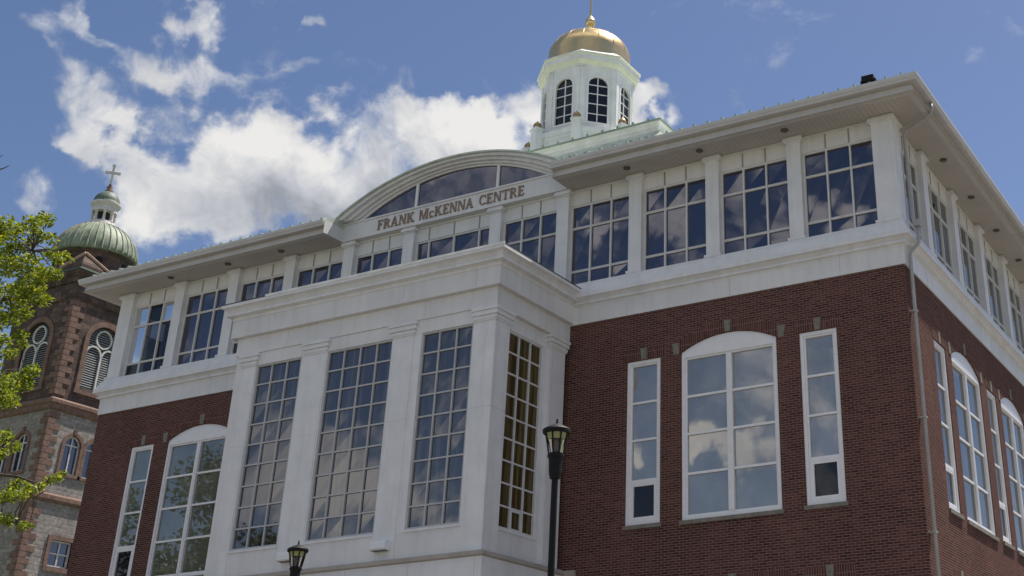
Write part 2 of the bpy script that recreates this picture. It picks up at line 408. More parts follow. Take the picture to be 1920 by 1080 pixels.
def arcpts(a, b, h, rise, n=18):
    c = (a+b)/2; hw = (b-a)/2
    if rise <= 0: return [(a, h), (b, h)]
    rad = (hw*hw+rise*rise)/(2*rise)
    return [(a+(b-a)*i/n, h+math.sqrt(max(0, rad*rad-(a+(b-a)*i/n-c)**2))-(rad-rise)) for i in range(n+1)]
def brick_wall(mb, T, a, b, h0, h1, ops, depth=.16):
    cuts = sorted({a, b} | {o[0] for o in ops} | {o[1] for o in ops})
    def top_of(o, x):
        if o[4] <= 0: return o[3]
        c = (o[0]+o[1])/2; hw = (o[1]-o[0])/2; rad = (hw*hw+o[4]*o[4])/(2*o[4])
        return o[3]+math.sqrt(max(0, rad*rad-(x-c)**2))-(rad-o[4])
    for x0, x1 in zip(cuts, cuts[1:]):
        cover = sorted([o for o in ops if o[0] <= x0+1e-6 and o[1] >= x1-1e-6], key=lambda o: o[2])
        n = 18 if any(o[4] > 0 for o in cover) else 1
        xs = [x0+(x1-x0)*i/n for i in range(n+1)]; low = [(x, h0) for x in xs]
        for o in cover + [None]:
            top = [(x, o[2] if o else h1) for x in xs]
            for (p, q), (r, s_) in zip(zip(low, low[1:]), zip(top, top[1:])):
                mb.quad(T(p[0], 0, p[1]), T(q[0], 0, q[1]), T(s_[0], 0, s_[1]), T(r[0], 0, r[1]))
            if o: low = [(x, top_of(o, x)) for x in xs]
    for o in ops:
        pl = [(o[0], o[2])] + arcpts(o[0], o[1], o[3], o[4]) + [(o[1], o[2])]
        for p, q in zip(pl, pl[1:]+pl[:1]):
            mb.quad(T(p[0], 0, p[1]), T(q[0], 0, q[1]), T(q[0], -depth, q[1]), T(p[0], -depth, p[1]))

NAR = dict(zt=-1.31, zb=-5.53, rise=0.); ARC = dict(zt=-1.29, zb=-5.55, rise=.345)
front_spec = []
for side in (0, 1):
    for k, (a, b) in (('n', (-7.733, -6.742)), ('a', (-6.135, -3.463)), ('n', (-2.838, -1.852))):
        front_spec.append((k, a, b) if not side else (k, W-b, W-a))
side_spec = []
for p in range(4):
    q = p*4.87
    side_spec += [('n', 1.95+q, 2.94+q), ('a', 3.46+q, 6.14+q)]
side_spec.append(('n', 1.95+19.48, 2.94+19.48))
def openings(spec):
    o = []
    for k, a, b in spec:
        d = NAR if k == 'n' else ARC
        o.append((a, b, d['zb'], d['zt'], d['rise'])); o.append((a, b, -10.9, -7.22, 0.))
    return o
mb = MB()
brick_wall(mb, TF, W, 0, -ZF, 0, openings(front_spec))
brick_wall(mb, TR, 0, L, -ZF, 0, openings(side_spec))
brick_wall(mb, TL, 0, L, -ZF, 0, [])
brick_wall(mb, TB, W, 0, -ZF, 0, [])
mb.build('brick_wall', 'brick', bld)

def ring(mb, T, a, b, c, d, th, w0, w1, tb=None):
    tb = th if tb is None else tb
    mb.box(T, a, a+th, w0, w1, c, d); mb.box(T, b-th, b, w0, w1, c, d)
    mb.box(T, a+th, b-th, w0, w1, d-th, d); mb.box(T, a+th, b-th, w0, w1, c, c+tb)
def brick_window(T, kind, a, b, gl, lower=False):
    d = dict(NAR if kind == 'n' else ARC)
    if lower: d = dict(zt=-7.22, zb=-10.9, rise=0.)
    f = MB(); g = MB(); zt, zb = d['zt'], d['zb']
    if kind == 'n':
        ring(f, T, a, b, zb, zt, .085, -.09, -.025)
        ring(f, T, a+.085, b-.085, zb+.085, zt-.085, .05, -.13, -.06)
        x0, x1 = a+.135, b-.135; y0, y1 = zb+.135, zt-.135
        bars = [y1-(y1-y0)*q for q in (.247, .494)]; mr = y1-(y1-y0)*.762
        for q in bars: f.box(T, x0, x1, -.125, -.065, q-.028, q+.028)
        f.box(T, x0, x1, -.125, -.05, mr-.05, mr+.05)
        ring(f, T, x0, x1, y0, mr-.05, .065, -.125, -.055)
        g.box(T, x0-.01, x1+.01, -.125, -.11, mr, y1+.01)
    else:
        if d['rise'] > 0:
            pts = arcpts(a, b, zt, d['rise']); zc = zt-.06
            A = [(a, zc)] + pts + [(b, zc)]
            f.prism([T(x, -.035, z) for x, z in A], [T(x, -.1, z) for x, z in A]); zt = zc
        ring(f, T, a, b, zb, zt, .085, -.09, -.025)
        ring(f, T, a+.085, b-.085, zb+.085, zt-.085, .05, -.13, -.06)
        c = (a+b)/2; f.box(T, c-.075, c+.075, -.125, -.03, zb+.135, zt-.135); f.box(T, c-.022, c+.022, -.03, -.018, zb+.135, zt-.135)
        y0, y1 = zb+.135, zt-.135; x0, x1 = a+.135, b-.135
        for q in (.247, .492, .745):
            z = y1-(y1-y0)*q
            f.box(T, x0, c-.075, -.12, -.065, z-.03, z+.03); f.box(T, c+.075, x1, -.12, -.065, z-.03, z+.03)
        g.box(T, x0-.01, x1+.01, -.125, -.11, y0-.01, y1+.01)
    win = f.build('window', 'window_white', bld); g.build('pane', gl, win)
    if kind == 'n':
        g2 = MB(); g2.box(T, x0+.05, x1-.05, -.125, -.105, y0+.05, mr-.1); g2.build('hopper_pane', 'glass_hopper', win)
    s = MB(); s.box(T, a-.05, b+.05, -.1, .05, d['zb']-.1, d['zb']-.004); s.build('sill', 'sill_stone', win)
    c = (a+b)/2; top = d['zt']+d['rise']
    def key(x, z0, z1, lean=0.):
        A = [(x-.075, z0), (x+.075, z0), (x+.1+lean, z1), (x-.1+lean, z1)]
        k = MB(); k.prism([T(p, .018, z) for p, z in A], [T(p, -.05, z) for p, z in A]); k.build('keystone', 'keystone', win)
    key(c, top+.015, top+.325)
    if kind == 'a' and d['rise'] > 0:
        key(a-.14, d['zt']-.03, d['zt']+.28, -.02); key(b+.14, d['zt']-.03, d['zt']+.28, .02)
    h = MB()
    if d['rise'] > 0:
        p0 = arcpts(a-.05, b+.05, d['zt']+.0, d['rise']+.012); 
        rad = (((b-a)/2)**2+d['rise']**2)/(2*d['rise']); zc = d['zt']+d['rise']-rad
        A = []; B = []
        for x, z in p0:
            v = Vector((x-c, z-zc)); l = v.length; B.append((x, z)); A.append((c+v.x*(l+.30)/l, zc+v.y*(l+.30)/l))
        for i in range(len(A)-1):
            o = [B[i], B[i+1], A[i+1], A[i]]; h.prism([T(x, .006, z) for x, z in o], [T(x, -.01, z) for x, z in o])
    else:
        for a0, a1 in ((a-.12, c-.11), (c+.11, b+.12)): h.box(T, a0, a1, -.01, .006, top+.012, top+.30)
    h.build('soldier_course', 'brick_soldier', win)
for i, (k, a, b) in enumerate(front_spec):
    brick_window(TF, k, a, b, 'glass_blind' if a > XC else 'glass_green')
    brick_window(TF, k, a, b, 'glass_blind', True)
for k, a, b in side_spec:
    brick_window(TR, k, a, b, 'glass_side'); brick_window(TR, k, a, b, 'glass_side', True)

# ---- frieze, cornice and sloped sill run round the whole block
ringpath = [(W, 0), (0, 0), (0, L), (W, L)]
mb = MB(); sweep(mb, ringpath, [(-.1, .0), (.035, .0), (.035, .475), (-.1, .475)], True)
mb.cur = 1
for T, a, b in ((TF, W, 0), (TR, 0, L)):
    x = a+1.75
    while x < b-1: mb.box(T, x-.006, x+.006, .03, .037, .004, .47); x += 3.05
mb.build('frieze', ['white_panel', 'joint'], bld)
mb = MB(); sweep(mb, ringpath, [(-.1, .475), (.045, .475), (.045, .52), (.07, .52), (.10, .54), (.125, .54), (.125, .595), (.09, .595), (.09, .615), (.12, .65), (.17, .69), (.215, .705), (.235, .705), (.235, .79), (-.1, .79)], True)
mb.build('cornice', 'white_trim', bld)
mb = MB(); sweep(mb, ringpath, [(-.3, .79), (.215, .79), (.215, .83), (.10, 1.10), (.05, 1.15), (.05, 1.19), (-.3, 1.22)], True)
mb.build('sloped_sill', 'white_trim', bld)

# ---- top storey: columns with window bays between
TOP = 4.18
def column(T, c, half, depth=.12, corner=0):
    m = MB(); m.box(T, c-half, c+half, -.32, 0, 1.2, TOP-.14)
    col = m.build('column', 'white_trim', bld)
    m = MB(); m.box(T, c-half-.045, c+half+.045, -.3, .045, 1.2, 1.275)
    m.build('column_base', 'white_trim', col)
    m = MB()
    for e, z0, z1 in ((.03, TOP-.17, TOP-.13), (.075, TOP-.13, TOP-.045), (.055, TOP-.045, TOP-.003)): m.box(T, c-half-e, c+half+e, -.3, e, z0, z1)
    m.build('capital', 'white_trim', col)
def corner_column(x0, x1, y0, y1):
    m = MB(); m.box(ZW, x0, x1, y0, y1, 1.2, TOP-.14); col = m.build('corner_column', 'white_trim', bld)
    m = MB(); m.box(ZW, x0-.045, x1+.045, y0-.045, y1+.045, 1.2, 1.275); m.build('column_base', 'white_trim', col)
    m = MB()
    for e, z0, z1 in ((.03, TOP-.17, TOP-.13), (.075, TOP-.13, TOP-.045), (.055, TOP-.045, TOP-.003)): m.box(ZW, x0-e, x1+e, y0-e, y1+e, z0, z1)
    m.build('capital', 'white_trim', col)
def bay(T, a, b, gl, splits=None):
    f = MB(); w0, w1 = -.24, -.17
    zb, zt = 1.215, 3.70
    splits = splits or [1/3, 2/3]; xs = [a+(b-a)*q for q in splits]
    ring(f, T, a, b, zb, zt, .05, w0, w1)
    for x in xs: f.box(T, x-.022, x+.022, w0, w1+.02, zb+.05, zt-.05)
    ed = [a+.05] + xs + [b-.05]
    for z in (1.665, 2.985):
        for i in range(len(ed)-1):
            x0 = ed[i]+(.026 if i else 0); x1 = ed[i+1]-(.026 if i < len(ed)-2 else 0)
            f.box(T, x0, x1, w0, w1, z-.028, z+.028); f.box(T, x0, x1, w1, w1+.018, z+.008, z+.026)
    win = f.build('bay_window', 'mullion_grey', bld)
    g = MB()
    e2 = [a+.04] + xs + [b-.04]
    for x0, x1 in zip(e2, e2[1:]):
        for z0, z1 in ((zb+.04, 1.665), (1.665, 2.985), (2.985, zt-.04)):
            t1, t2 = random.uniform(-.004, .004), random.uniform(-.004, .004)
            q = [T(x0, -.215+t1, z0), T(x1, -.215-t1, z0), T(x1, -.215+t2, z1), T(x0, -.215-t2, z1)]
            g.quad(*q)
    g.build('pane', gl, win)
    p = MB(); p.box(T, a, b, -.24, -.14, zt, TOP-.002); p.cur = 1
    for x in xs: p.box(T, x-.018, x+.018, -.145, -.125, zt+.01, TOP-.01)
    p.cur = 0; p.box(T, a, b, -.14, -.10, TOP-.07, TOP-.003)
    p.build('spandrel_panel', ['white_panel', 'panel_seam'], win)
fc = [-2.77, -5.18, -7.57, -9.96, -12.30]; fc = fc + [W-x for x in reversed(fc)]
for c in fc: column(TF, c, .2)
edges = [-.58] + [e for c in fc for e in (c+.2, c-.2)] + [W+.58]
fb = list(zip(edges[1::2], edges[0::2]))
for i, (a, b) in enumerate(fb):
    bay(TF, a, b, 'glass_clear' if i == len(fb)-1 else 'glass_navy', [.17, .5, .83] if i == 5 else None)
rc = [2.6+2.8*k for k in range(8)]
for c in rc: column(TR, c, .2)
edges = [.58] + [e for c in rc for e in (c-.2, c+.2)] + [L-.58]
for a, b in zip(edges[0::2], edges[1::2]): bay(TR, a, b, 'glass_side')
for c in rc: column(TL, c, .2)
for i, (a, b) in enumerate(zip(edges[0::2], edges[1::2])): bay(TL, a, b, 'glass_clear' if i == 0 else 'glass_navy')
corner_column(-.58, 0, 0, .58); corner_column(W, W+.58, 0, .58); corner_column(-.58, 0, L-.58, L); corner_column(W, W+.58, L-.58, L)
m = MB(); m.box(ZW, W+.6, -.6, L-.3, L-.02, 1.2, TOP-.002); m.build('rear_wall', 'white_panel', bld)
m = MB(); m.box(ZW, W+.35, -.35, .35, L-.35, 1.14, 1.185); m.build('floor_slab', 'interior_dark', bld)
m = MB(); m.box(ZW, W+5.3, W+5.45, .3, L-.4, 1.19, TOP-.005); m.box(ZW, W+.3, W+5.29, 7.3, 7.45, 1.19, TOP-.005); m.build('partition', 'interior_dark', bld)
m = MB(); m.box(ZW, W+.3, -.3, .3, L-.3, TOP-.0025, TOP+.002); m.build('inner_ceiling', 'interior_pale', bld)

# ---- eaves: soffit, fascia, gutter
GX0, GX1 = -18.05, -9.75
eave = [(GX1, 0), (0, 0), (0, L), (W, L), (W, 0), (GX0, 0)]
E1 = .92
def strip(mb, pts): mb.quad(*[Vector((x, y, TOP+.006+ZF)) for x, y in pts])
for pts, mm in (([(GX1, .32), (-.32, .32), (E1, -E1), (GX1, -E1)], 'soffit_front'), ([(W+.32, .32), (GX0, .32), (GX0, -E1), (W-E1, -E1)], 'soffit_front'), ([(W+.32, L-.32), (-.32, L-.32), (E1, L+E1), (W-E1, L+E1)], 'soffit_front'),
                ([(GX0, .32), (GX1, .32), (GX1, -.05), (GX0, -.05)], 'soffit_front'), ([(-.32, .32), (-.32, L-.32), (E1, L+E1), (E1, -E1)], 'soffit_side'), ([(W+.32, .32), (W+.32, L-.32), (W-E1, L+E1), (W-E1, -E1)], 'soffit_side')):
    m = MB(); strip(m, pts); m.build('soffit', mm, bld, recalc=False)
m = MB(); sweep(m, eave, [(.70, TOP+.008), (.80, TOP-.005), (.86, TOP-.005), (.86, TOP+.135), (.835, TOP+.15), (.835, TOP+.235), (.70, TOP+.235)])
m.build('fascia', 'gutter_metal', bld)
m = MB(); sweep(m, eave, [(.70, TOP+.237), (1.0, TOP+.237), (1.025, TOP+.25), (1.025, TOP+.30), (1.05, TOP+.335), (1.06, TOP+.38), (1.06, TOP+.43), (1.03, TOP+.43), (1.02, TOP+.40), (.70, TOP+.40)])
m.build('gutter', 'gutter_metal', bld)
# end returns of the two front eaves
for gx in (GX1-.013, GX0+.001):
    m = MB(); m.box(TF, gx, gx+.012, .05, .98, TOP-.0, TOP+.42); m.build('eave_end', 'white_panel', bld)
SL = .27
def rz(w): return TOP+.42 + min(.13, max(0, (E1+.05-w)*1.2)) + max(0, E1+.05-w-.11)*SL
m = MB(); wi = -4.2
def rp(u, y, w): return Vector((u, y, rz(w)+ZF))
o = E1+.05; o1 = o-.11
def hip(wa, wb):
    m.quad(rp(GX1, -wa, wa), rp(wa, -wa, wa), rp(wb, -wb, wb), rp(GX1, -wb, wb)); m.quad(rp(W-wa, -wa, wa), rp(GX0, -wa, wa), rp(GX0, -wb, wb), rp(W-wb, -wb, wb))
    m.quad(rp(wa, -wa, wa), rp(wa, L+wa, wa), rp(wb, L+wb, wb), rp(wb, -wb, wb)); m.quad(rp(W-wa, -wa, wa), rp(W-wa, L+wa, wa), rp(W-wb, L+wb, wb), rp(W-wb, -wb, wb))
    m.quad(rp(W-wa, L+wa, wa), rp(wa, L+wa, wa), rp(wb, L+wb, wb), rp(W-wb, L+wb, wb))
hip(o, o1); hip(o1, wi)
m.quad(rp(GX0, .1, -.1), rp(GX1, .1, -.1), rp(GX1, -wi, wi), rp(GX0, -wi, wi)); m.quad(rp(W-wi, -wi, wi), rp(wi, -wi, wi), rp(wi, L+wi, wi), rp(W-wi, L+wi, wi))
for gx in (GX0, GX1): m.quad(rp(gx, -o, o), rp(gx, -o1, o1), rp(gx, .1, -.1), ZW(gx, .1, TOP+.3), ZW(gx, -o, TOP+.3))
roof = m.build('roof', 'green_metal', bld)
m = MB(); x = W-o+.4; w = o1+.02
while x < o:
    if not (GX0-.05 < x < GX1+.05): m.box(ZW, x-.022, x+.022, -w-.02, -w+.10, rz(w)-.01, rz(w)+.065)
    x += .42
y = .2
while y < L: m.box(ZW, w-.10, w+.03, y-.03, y+.03, rz(w)-.01, rz(w)+.085); y += .42
m.build('snow_guard', 'guard_green', roof)
m = MB(); x = W-o+.4
while x < o:
    if not (GX0-.05 < x < GX1+.05):
        we = max(-3, x+.1, W-x+.1)
        if we >= o1: x += .42; continue
        A = [rp(x-.012, -o1, o1), rp(x+.012, -o1, o1), rp(x+.012, -we, we), rp(x-.012, -we, we)]; m.prism(A, [p+Vector((0, 0, .045)) for p in A])
    x += .42
m.build('standing_seam', 'green_metal', roof)
# soffit downlights
for x in (-2.80, -5.31, -7.58, -20.22, -22.49, -25.03):
    m = MB(); m.lathe((x, -.47, ZF+TOP-.03), [(.10, .0), (.10, .034)], 14); m.lathe((x, -.47, ZF+TOP-.035), [(.075, .0), (.075, .004)], 14); m.build('downlight', 'can_dark', bld)
for k in range(8):
    m = MB(); m.lathe((.40, 3.2+2.75*k, ZF+TOP-.03), [(.10, 0), (.10, .034)], 14); m.lathe((.40, 3.2+2.75*k, ZF+TOP-.035), [(.075, 0), (.075, .004)], 14); m.build('downlight', 'can_dark', bld)
# downpipe at the right corner
m = MB(); m.smooth = True
m.tube([ZW(E1+.06, .34, TOP+.22), ZW(E1+.06, .34, TOP-.04), ZW(E1-.1, .40, TOP-.14), ZW(.16, .66, TOP-.24), ZW(.09, .70, TOP-.34), ZW(.09, .70, 1.62), ZW(.12, .66, 1.40), ZW(.31, .40, 1.12), ZW(.31, .38, .66), ZW(.24, .33, .55), ZW(.13, .20, .36), ZW(.12, .17, .26), ZW(.12, .17, -ZF+.1)], .047, 10)
dp = m.build('downpipe', 'pipe_grey', bld)
m = MB(); m.box(ZW, .22, .40, .28, .48, 1.08, 1.24)
m.build('leader_head', 'pipe_grey', dp)
for z in (-1.2, -3.8, -6.4, -9.2):
    m = MB(); m.box(ZW, .0, .18, .10, .24, z, z+.035); m.build('bracket', 'pipe_grey', dp)
# floodlight on the eave
m = MB(); fx, fz = -.26, TOP+.56
A = [(-.12, 0), (.13, .0), (.13, .06), (-.10, .16), (-.12, .16)]
m.box(ZW, fx-.02, fx+.02, -.86, -.82, TOP+.40, fz+.02)
m.prism([ZW(fx-.16, -.84+p, fz+q) for p, q in A], [ZW(fx+.16, -.84+p, fz+q) for p, q in A]); m.box(ZW, fx-.20, fx-.165, -.92, -.78, fz-.05, fz+.06); m.box(ZW, fx+.165, fx+.20, -.92, -.78, fz-.05, fz+.06)
fl = m.build('floodlight', 'dark_metal', bld)
m = MB(); m.prism([ZW(fx-.14, -.84+p, fz+q) for p, q in ((.135, .065), (-.09, .162), (-.09, .185), (.145, .085))], [ZW(fx+.14, -.84+p, fz+q) for p, q in ((.135, .065), (-.09, .162), (-.09, .185), (.145, .085))]); m.build('lens', 'light_flash', fl)

# ---- arched gable with the sign
BX0, BX1 = GX0-.08, GX1+.06
m = MB(); m.box(TF, BX0, BX1, -.35, .08, TOP+.005, 4.745); m.box(TF, BX0, BX1, -.3, .115, 4.745, 4.80); m.box(TF, BX0, BX1, -.3, .105, TOP+.0, TOP+.05)
gable = m.build('sign_gable', 'white_panel', bld)
def arch_pts(ha, rad, hx, n=40): return [(XC-hx+2*hx*i/n, ha-(rad-math.sqrt(rad*rad-(-hx+2*hx*i/n)**2))) for i in range(n+1)]
def archband(mb, lo, hi, w0, w1):
    A = lo; B = hi
    for i in range(len(A)-1):
        o4 = [A[i], A[i+1], B[i+1], B[i]]; mb.prism([TF(x, w1, z) for x, z in o4], [TF(x, w0, z) for x, z in o4])
prof = [(.0, .13, .10), (.13, .26, .16), (.26, .39, .22), (.39, .53, .30)]
m = MB()
def layer(k):   # k 0..1 between inner and outer curve
    ha = 5.73+k*.27; rad = 6.7+k*1.65; hx = 3.45+k*.82
    return [(XC-hx+2*hx*i/48, max(4.80, ha-(rad-math.sqrt(rad*rad-(-hx+2*hx*i/48)**2)))) for i in range(49)]
for k0, k1, w in ((0, .20, .085), (.20, .42, .16), (.42, .70, .26), (.70, 1., .38)): archband(m, layer(k0), layer(k1), -.3, w)
m.build('arch_moulding', 'white_trim', gable)
m = MB()
lay = layer(1.0); top = [(x, z+.055) for x, z in lay]
archband(m, lay, top, -9., .46)
m.build('barrel_roof', 'green_metal', gable)
m = MB(); inner = layer(0.)
for i in range(len(inner)-1):
    (x0, z0), (x1, z1) = inner[i], inner[i+1]
    m.quad(TF(x0, .03, 4.7), TF(x1, .03, 4.7), TF(x1, .03, z1+.05), TF(x0, .03, z0+.05))
m.build('arch_pane', 'glass_navy', gable)
m = MB()
for x in (-15.28, -12.26): m.box(TF, x-.045, x+.045, .0, .082, 4.80, 5.66)
m.build('arch_mullion', 'window_white', gable)
# lettering: cut bronze capitals
def letter_strokes(ch):
    t, n, s = .23, .11, .09
    S = []
    def rc_(a, b, c, d): S.append([(a, b), (c, b), (c, d), (a, d)])
    def stem(x, wd=t, top=1., bot=0., ser=.08):
        rc_(x, bot, x+wd, top); rc_(x-ser, bot, x+wd+ser, bot+s); rc_(x-ser, top-s, x+wd+ser, top)
    def arc(cx, cy, rx, ry, a0, a1, tx, ty, n_=12):
        for i in range(n_):
            p, q = R(a0+(a1-a0)*i/n_), R(a0+(a1-a0)*(i+1)/n_)
            S.append([(cx+rx*math.cos(p), cy+ry*math.sin(p)), (cx+rx*math.cos(q), cy+ry*math.sin(q)), (cx+(rx-tx)*math.cos(q), cy+(ry-ty)*math.sin(q)), (cx+(rx-tx)*math.cos(p), cy+(ry-ty)*math.sin(p))])
    if ch == 'F':
        stem(.08); rc_(.28, 1-n, .74, 1); rc_(.68, .76, .74, 1-n); rc_(.28, .47, .56, .47+n); rc_(.53, .38, .58, .65); return S, .80
    if ch == 'E':
        stem(.08); rc_(.28, 1-n, .74, 1); rc_(.68, .77, .74, 1-n); rc_(.28, .47, .56, .47+n); rc_(.53, .38, .58, .65); rc_(.28, 0, .76, n); rc_(.70, n, .76, .25); return S, .84
    if ch == 'R':
        stem(.08); arc(.42, .73, .36, .27, -90, 90, .19, n); rc_(.28, 1-n, .42, 1); rc_(.28, .46, .42, .46+n)
        S.append([(.40, .48), (.60, .48), (.95, .0), (.72, .0)]); return S, .98
    if ch == 'A':
        S.append([(.06, 0), (.16, 0), (.50, 1), (.40, 1)]); S.append([(.38, 1), (.56, 1), (.92, 0), (.69, 0)]); rc_(.24, .30, .68, .30+n)
        rc_(-.02, 0, .26, s); rc_(.58, 0, 1.02, s); return S, 1.04
    if ch == 'N':
        stem(.08, .09); S.append([(.08, 1), (.32, 1), (.92, 0), (.70, 0)]); rc_(.82, 0, .91, 1); rc_(.72, 1-s, 1.0, 1); return S, 1.02
    if ch == 'K':
        stem(.08); S.append([(.28, .42), (.36, .36), (.82, .97), (.70, .97)]); S.append([(.36, .52), (.54, .62), (.98, 0), (.72, 0)]); rc_(.60, 1-s, .94, 1); rc_(.64, 0, 1.04, s); return S, 1.04
    if ch == 'M':
        stem(.08, .09); S.append([(.08, 1), (.30, 1), (.66, .08), (.54, .0)]); S.append([(.54, 0), (.64, .0), (1.0, 1), (.90, 1)]); stem(.94, t); return S, 1.26
    if ch == 'C':
        arc(.52, .5, .48, .51, 50, 310, .19, n, 18); rc_(.80, .66, .88, .98); rc_(.82, .06, .88, .26); return S, .94
    if ch == 'c':
        arc(.36, .36, .32, .30, 50, 310, .14, .07, 14); rc_(.08, -.02, .62, .04); rc_(.54, .46, .60, .64); return S, .70
    if ch == 'T':
        rc_(.36, 0, .56, 1); rc_(.26, 0, .66, s); rc_(.02, 1-n, .90, 1); rc_(.02, .76, .08, 1-n); rc_(.84, .76, .90, 1-n); return S, .92
txt = "FRANK McKENNA CENTRE"
tot = sum(.62 if c == ' ' else letter_strokes(c)[1]+.10 for c in txt)-.10
x0, x1, hb, hh = -16.70, -11.26, 4.318, .325
kx = (x1-x0)/tot; cx = x0; i = 0
for ch in txt:
    if ch == ' ': cx += .62*kx; continue
    S, adv = letter_strokes(ch); m = MB()
    for q in S:
        i += 1; w = .105+.0013*(i % 9)
        A = [(cx+a*kx, hb+b*hh) for a, b in q]
        m.prism([TF(a, w, z) for a, z in A], [TF(a, .078, z) for a, z in A])
    m.build('sign_letter', 'bronze', gable); cx += (adv+.10)*kx

# ---- raised green roof block behind the gable
cx0, cy0 = XC, 7.38; hs = 6.62
lx = cx0-1.6
sq = [(lx, cy0-hs), (cx0+hs, cy0-hs), (cx0+hs, cy0+hs), (lx, cy0+hs)]
m = MB(); sweep(m, sq, [(-.2, 4.6), (.30, 4.6), (.30, 5.52), (.12, 5.74), (.12, 5.79), (-.2, 5.79)], True)
blk = m.build('raised_roof', 'green_metal', bld)
m = MB(); sweep(m, sq, [(-.2, 5.79), (.0, 5.79), (.0, 5.94), (.06, 5.98), (.06, 6.04), (.14, 6.09), (.14, 6.13), (-.2, 6.13)], True)
m.build('raised_cornice', 'green_white', blk)
m = MB(); sweep(m, sq, [(-.2, 6.13), (.18, 6.13), (.18, 6.17), (-.2, 6.20)], True); a = lx+.2
m.quad(*[ZW(x, y, 6.195) for x, y in ((lx+.1, cy0-hs+.1), (cx0+hs-.1, cy0-hs+.1), (cx0+hs-.1, cy0+hs-.1), (lx+.1, cy0+hs-.1))])
while a < cx0+hs:
    m.box(ZW, a-.03, a+.03, cy0-hs-.19, cy0-hs-.13, 6.16, 6.24); m.box(ZW, a-.03, a+.03, cy0-hs-.32, cy0-hs-.24, 5.47, 5.58); a += .52
m.build('roof_edge', 'guard_green', blk)

# ---- cupola
CU = Vector((XC, 7.38, ZF)); PH = R(22.5)
def oct_(r, h, ph=PH): return [(CU.x+r*math.sin(ph+R(45)*k), CU.y-r*math.cos(ph+R(45)*k), h+ZF) for k in range(8)]
RB = 1.74
m = MB()
FA = RB*math.cos(PH); FH = RB*math.sin(PH)
def face_T(k):
    a = R(45)*k; n = Vector((math.sin(a), -math.cos(a), 0)); t_ = Vector((math.cos(a), math.sin(a), 0))
    return lambda u, w, h: Vector((CU.x, CU.y, ZF)) + n*(FA+w) + t_*u + Vector((0, 0, h))
w_, hb_, hs_ = .37, 10.13, 11.66       # window half width, foot, springing
def opening_pts(hw, hb, hs): return [(-hw, hb)] + [(-hw*math.cos(math.pi*i/14), hs+hw*math.sin(math.pi*i/14)) for i in range(15)] + [(hw, hb)]
for k in range(8):
    T = face_T(k); P = opening_pts(w_, hb_, hs_)
    brick_wall(m, T, -FH, FH, 9.0, 12.42, [(-w_, w_, hb_, hs_, w_*.9999)], .14)
    for s_ in (-1, 1): m.box(T, s_*FH-(.0 if s_ < 0 else .17), s_*FH+(.17 if s_ < 0 else .0), -.02, .028, 9.9, 12.38)
cup = m.build('cupola', 'green_white', bld)
for k in range(8):
    T = face_T(k); f = MB()
    P = opening_pts(w_+.055, hb_-.05, hs_); Q = opening_pts(w_-.015, hb_+.02, hs_)
    for i in range(len(P)):
        j = (i+1) % len(P); o4 = [P[i], P[j], Q[j], Q[i]]; f.prism([T(x, .03, z) for x, z in o4], [T(x, -.03, z) for x, z in o4])
    f.box(T, -.018, .018, -.11, -.05, hb_, hs_+w_)
    for z in (10.52, 10.93, 11.34, 11.70): f.box(T, -w_, w_, -.105, -.055, z-.016, z+.016)
    wn = f.build('cupola_window', 'window_white', cup)
    g = MB(); o4 = opening_pts(w_-.005, hb_, hs_); g.add([T(x, -.08, z) for x, z in o4], [list(range(len(o4)))]); g.build('cupola_pane', 'glass_hopper', cup)
m = MB(); m.loft([oct_(1.69, 12.42), oct_(1.78, 12.42), oct_(1.78, 12.50), oct_(1.84, 12.53), oct_(1.90, 12.62), oct_(1.90, 12.66), oct_(1.93, 12.66), oct_(1.93, 12.86), oct_(1.98, 12.86), oct_(1.98, 12.93), oct_(1.55, 13.25), oct_(1.0, 13.25)], True, True)
for i in range(len(m.mi)):
    if i//8 in (2, 3, 4, 7, 8): m.mi[i] = 1
m.build('cupola_cornice', ['green_white', 'lime_trim'], cup)
m = MB(); m.smooth = True
DR = 1.56
prof = [(DR, 13.1), (DR, 13.64)] + [(DR*math.cos(R(a)), 13.64+1.13*math.sin(R(a))) for a in range(6, 91, 6)]
m.lathe((CU.x, CU.y, ZF), [(max(r, .01), h) for r, h in prof], 48, PH, False)
dome = m.build('dome', 'gold_leaf', cup)
m = MB()
for k in range(16):
    a = PH+R(22.5)*k
    pts = [Vector((CU.x+(DR+.005)*math.cos(R(e))*math.sin(a), CU.y-(DR+.005)*math.cos(R(e))*math.cos(a), ZF+13.64+1.133*math.sin(R(e)))) for e in range(0, 88, 8)]
    m.tube(pts, .010, 5)
m.build('dome_seam', 'gold_leaf', cup)
m = MB(); m.smooth = True
m.lathe((CU.x, CU.y, ZF), [(.26, 14.7), (.22, 14.82), (.12, 14.95), (.10, 15.12), (.14, 15.18), (.19, 15.27), (.205, 15.37), (.17, 15.50), (.08, 15.56), (.05, 15.68), (.045, 15.80), (.03, 16.6), (.012, 17.1)], 18)
m.build('finial', 'gold_leaf', cup)
m = MB(); m.loft([oct_(2.05, 5.8), oct_(2.05, 9.55), oct_(2.10, 9.58), oct_(2.12, 9.70), oct_(2.12, 9.76), oct_(2.0, 9.80), oct_(1.0, 9.80)], True, True)
for k in range(8):
    a = R(45)*k; n = Vector((math.sin(a), -math.cos(a), 0)); t_ = Vector((math.cos(a), math.sin(a), 0)); fa = 2.05*math.cos(PH)
    T = lambda u, w, h, n=n, t_=t_, fa=fa: CU + n*(fa+w) + t_*u + Vector((0, 0, h))
    ring(m, T, -.56, .56, 8.3, 9.52, .10, -.02, .03)
m.build('cupola_base', 'green_white', cup)
